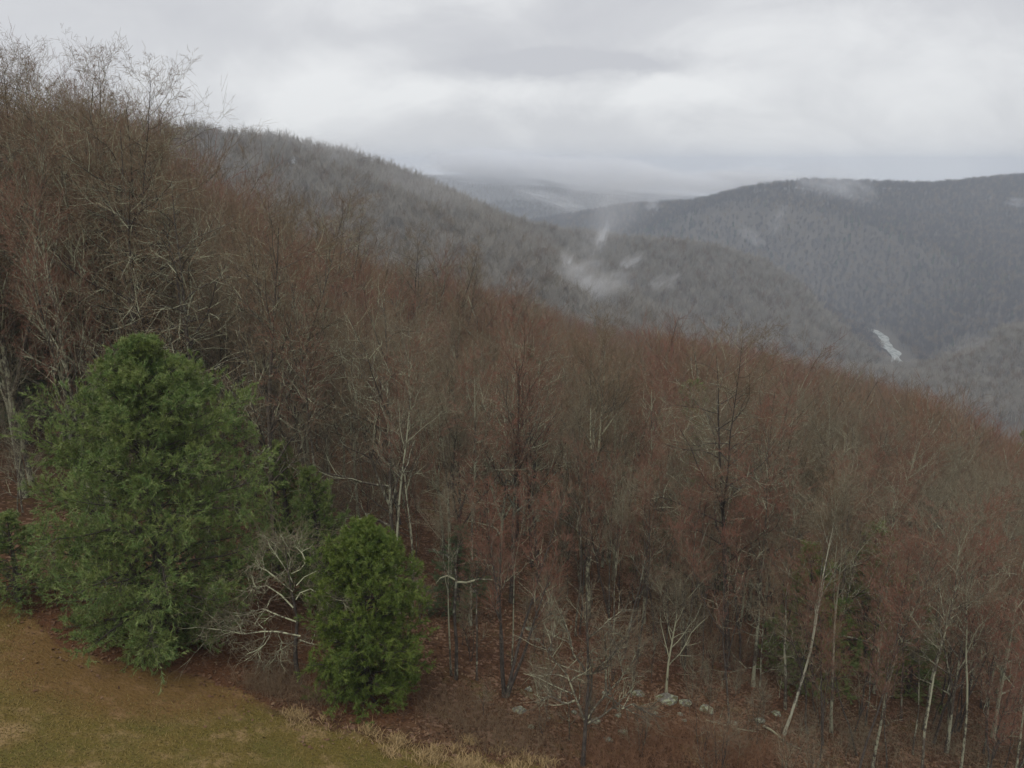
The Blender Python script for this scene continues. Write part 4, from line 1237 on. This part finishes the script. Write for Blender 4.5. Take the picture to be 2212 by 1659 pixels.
def scatter(name, xyz, col_name, meshes, sc, label):
    c = lib(col_name, meshes)
    n = len(xyz)
    me = bpy.data.meshes.new(name)
    me.vertices.add(n); me.vertices.foreach_set('co', np.asarray(xyz, np.float32).ravel())
    for nm, typ, key, arr in (('idx', 'INT', 'value', rng.integers(0, len(meshes), n).astype(np.int32)),
                              ('rotz', 'FLOAT_VECTOR', 'vector', np.stack([rng.normal(0, .04, n), rng.normal(0, .04, n), rng.uniform(0, 6.283, n)], 1).astype(np.float32).ravel()),
                              ('scl', 'FLOAT', 'value', np.asarray(sc, np.float32))):
        a = me.attributes.new(nm, typ, 'POINT'); a.data.foreach_set(key, arr)
    o = link(name, me, kind='stuff'); o['label'] = label
    ng = bpy.data.node_groups.new(name, 'GeometryNodeTree')
    ng.interface.new_socket('Geometry', in_out='INPUT', socket_type='NodeSocketGeometry')
    ng.interface.new_socket('Geometry', in_out='OUTPUT', socket_type='NodeSocketGeometry')
    gi, go = ng.nodes.new('NodeGroupInput'), ng.nodes.new('NodeGroupOutput')
    m2p = ng.nodes.new('GeometryNodeMeshToPoints')
    iop = ng.nodes.new('GeometryNodeInstanceOnPoints'); ci = ng.nodes.new('GeometryNodeCollectionInfo')
    ci.inputs['Collection'].default_value = c
    ci.inputs['Separate Children'].default_value = True
    ci.inputs['Reset Children'].default_value = True
    def attr(nm, dt):
        a = ng.nodes.new('GeometryNodeInputNamedAttribute'); a.data_type = dt; a.inputs['Name'].default_value = nm
        return next(s for s in a.outputs if s.enabled and s.name == 'Attribute')
    ng.links.new(gi.outputs[0], m2p.inputs['Mesh'])
    ng.links.new(m2p.outputs[0], iop.inputs['Points'])
    ng.links.new(ci.outputs[0], iop.inputs['Instance'])
    iop.inputs['Pick Instance'].default_value = True
    ng.links.new(attr('idx', 'INT'), iop.inputs['Instance Index'])
    e2r = ng.nodes.new('FunctionNodeEulerToRotation')
    ng.links.new(attr('rotz', 'FLOAT_VECTOR'), e2r.inputs[0]); ng.links.new(e2r.outputs[0], iop.inputs['Rotation'])
    ng.links.new(attr('scl', 'FLOAT'), iop.inputs['Scale'])
    ng.links.new(iop.outputs[0], go.inputs[0])
    md = o.modifiers.new('scatter', 'NODES'); md.node_group = ng
    return o

def jgrid(x0, x1, y0, y1, s):
    gx, gy = np.meshgrid(np.arange(x0, x1, s), np.arange(y0, y1, s))
    x, y = gx.ravel(), gy.ravel()
    return x + rng.uniform(-.48, .48, len(x)) * s, y + rng.uniform(-.48, .48, len(x)) * s

def owner(x, y):
    return np.argmax(np.stack(layers(x, y)), 0)

def visible(x, y, z, hgt, slack=14.0, steps=40):
    """drop what stands well behind a nearer hill"""
    ok = np.ones(len(x), bool)
    for t in np.linspace(0.05, 0.985, steps):
        zz = CAM_Z + (z + hgt - CAM_Z) * t
        ok &= H(x * t, y * t) < zz + slack
    return ok

FM = (M_BARK, None, M_TWRED); FB = (M_BARK, None, M_TWBRN); FG = (M_BARK, None, M_TWGRY); FO = (M_BARK, None, M_TWORG)
mids = [far_bare(13, 14, 12, 0.013, m_, 0.30) for m_ in (FM, FG, FB, FO, FM, FB)]
x, y = jgrid(-190, 290, 40, 420, 3.6)
dd = np.hypot(x, y)
k = in_view(x, y) & (dd > 72) & (dd < 430) & (owner(x, y) == 0)
x, y, dd = x[k], y[k], dd[k]
z = H(x, y)
k = visible(x, y, z, 13)
x, y, z = x[k], y[k], z[k]
hs = np.array([height_at(a, b) for a, b in zip(x, y)]) / 13 * rng.uniform(0.70, 1.2, len(x)) * np.where(rng.uniform(size=len(x)) < 0.08, 1.15, 1.0)
scatter('forest', np.stack([x, y, z], 1), 'near_slope_tree', mids, hs, 'brown bare wood covering the near slope below the ridge')
print('NEAR FOREST', len(x))
# scattered evergreens in it
def far_pine(h, r, n, mat):
    g = Geo(); T = np.array([[(0, 0, -1), (0, 0, h * .6), (0, 0, h)]]); g.tubes(T, np.array([[.15, .1, .02]]), 4, 0)
    t = rng.uniform(0.12, 1, n) ** 0.8; az = rng.uniform(0, 6.283, n); rr = r * (1 - t) ** 0.7 * np.sqrt(rng.uniform(.25, 1, n)) + 0.1
    c = np.stack([np.cos(az) * rr, np.sin(az) * rr, t * h], 1)
    s = 0.055 * h * rng.uniform(.5, 1.1, n)[:, None]
    a = unit(np.stack([np.cos(az), np.sin(az), rng.normal(0, .4, n)], 1) + rng.normal(0, .3, (n, 3))); b = unit(np.cross(a, rng.normal(size=(n, 3))))
    v = np.stack([c - a * s + b * s * .3, c - a * s - b * s * .3, c + a * s], 1).reshape(-1, 3)
    g.add(v, np.arange(n * 3).reshape(-1, 3), 1)
    return g.build('far_evergreen', [M_BARKD, mat], False)
evg = [far_pine(12, 2.6, 900, M_NEEDLED), far_pine(12, 3.2, 900, M_NEEDLED)]
i = rng.choice(len(x), 90, replace=False)
scatter('evergreens', np.stack([x[i] + 1.5, y[i], z[i]], 1), 'near_slope_evergreen', evg, rng.uniform(.45, .75, 90), 'scattered dark evergreens in the brown wood of the near slope')

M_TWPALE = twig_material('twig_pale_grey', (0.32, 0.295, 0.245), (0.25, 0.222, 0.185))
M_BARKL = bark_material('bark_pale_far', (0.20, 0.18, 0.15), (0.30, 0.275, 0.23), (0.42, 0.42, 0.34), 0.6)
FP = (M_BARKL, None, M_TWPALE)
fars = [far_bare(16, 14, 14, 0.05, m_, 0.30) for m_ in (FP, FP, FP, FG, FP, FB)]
FD = (M_BARKD, None, twig_material('twig_dark_far', (0.085, 0.070, 0.062), (0.065, 0.058, 0.055)))
def hill_forest(which, box, step, name, colname, scl, label, protos=None, evs=None, evlabel=None, pred=None, slack=14.0):
    x, y = jgrid(*box, step)
    k = in_view(x, y, 0.64) & (owner(x, y) == which)
    if pred is not None:
        k &= pred(x, y)
    x, y = x[k], y[k]; z = H(x, y)
    rd, _ = poly_dist(x, y, RIVER)
    k = visible(x, y, z, 15, slack) & (rd > 15)
    x, y, z = x[k], y[k], z[k]
    scatter(name, np.stack([x, y, z], 1), colname, protos or fars, scl * rng.uniform(.75, 1.2, len(x)), label)
    if evs:
        e = wob(x, y, 0.02, 40) + rng.normal(0, .35, len(x)) > evs
        scatter('evergreens', np.stack([x[e] + 1.7, y[e] + 1.0, z[e]], 1), colname + '_evergreen', evg, rng.uniform(.7, 1.2, int(e.sum())), evlabel)
    print(name, len(x))
dims = [far_bare(16, 14, 14, 0.05, m_, 0.30) for m_ in (FD, FD, FB, FD)]
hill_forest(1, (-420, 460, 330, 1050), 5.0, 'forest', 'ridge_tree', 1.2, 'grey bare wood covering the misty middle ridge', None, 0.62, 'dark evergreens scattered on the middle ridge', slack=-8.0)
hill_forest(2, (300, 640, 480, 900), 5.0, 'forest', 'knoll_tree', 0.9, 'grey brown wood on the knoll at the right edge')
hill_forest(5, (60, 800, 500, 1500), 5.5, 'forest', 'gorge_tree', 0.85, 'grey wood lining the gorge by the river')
hill_forest(3, (-150, 1250, 850, 2100), 6.2, 'forest', 'mountain_tree', 1.0, 'blue grey wood covering the far mountain', dims, 0.6, 'dark evergreens along the far mountain', slack=-5.0)
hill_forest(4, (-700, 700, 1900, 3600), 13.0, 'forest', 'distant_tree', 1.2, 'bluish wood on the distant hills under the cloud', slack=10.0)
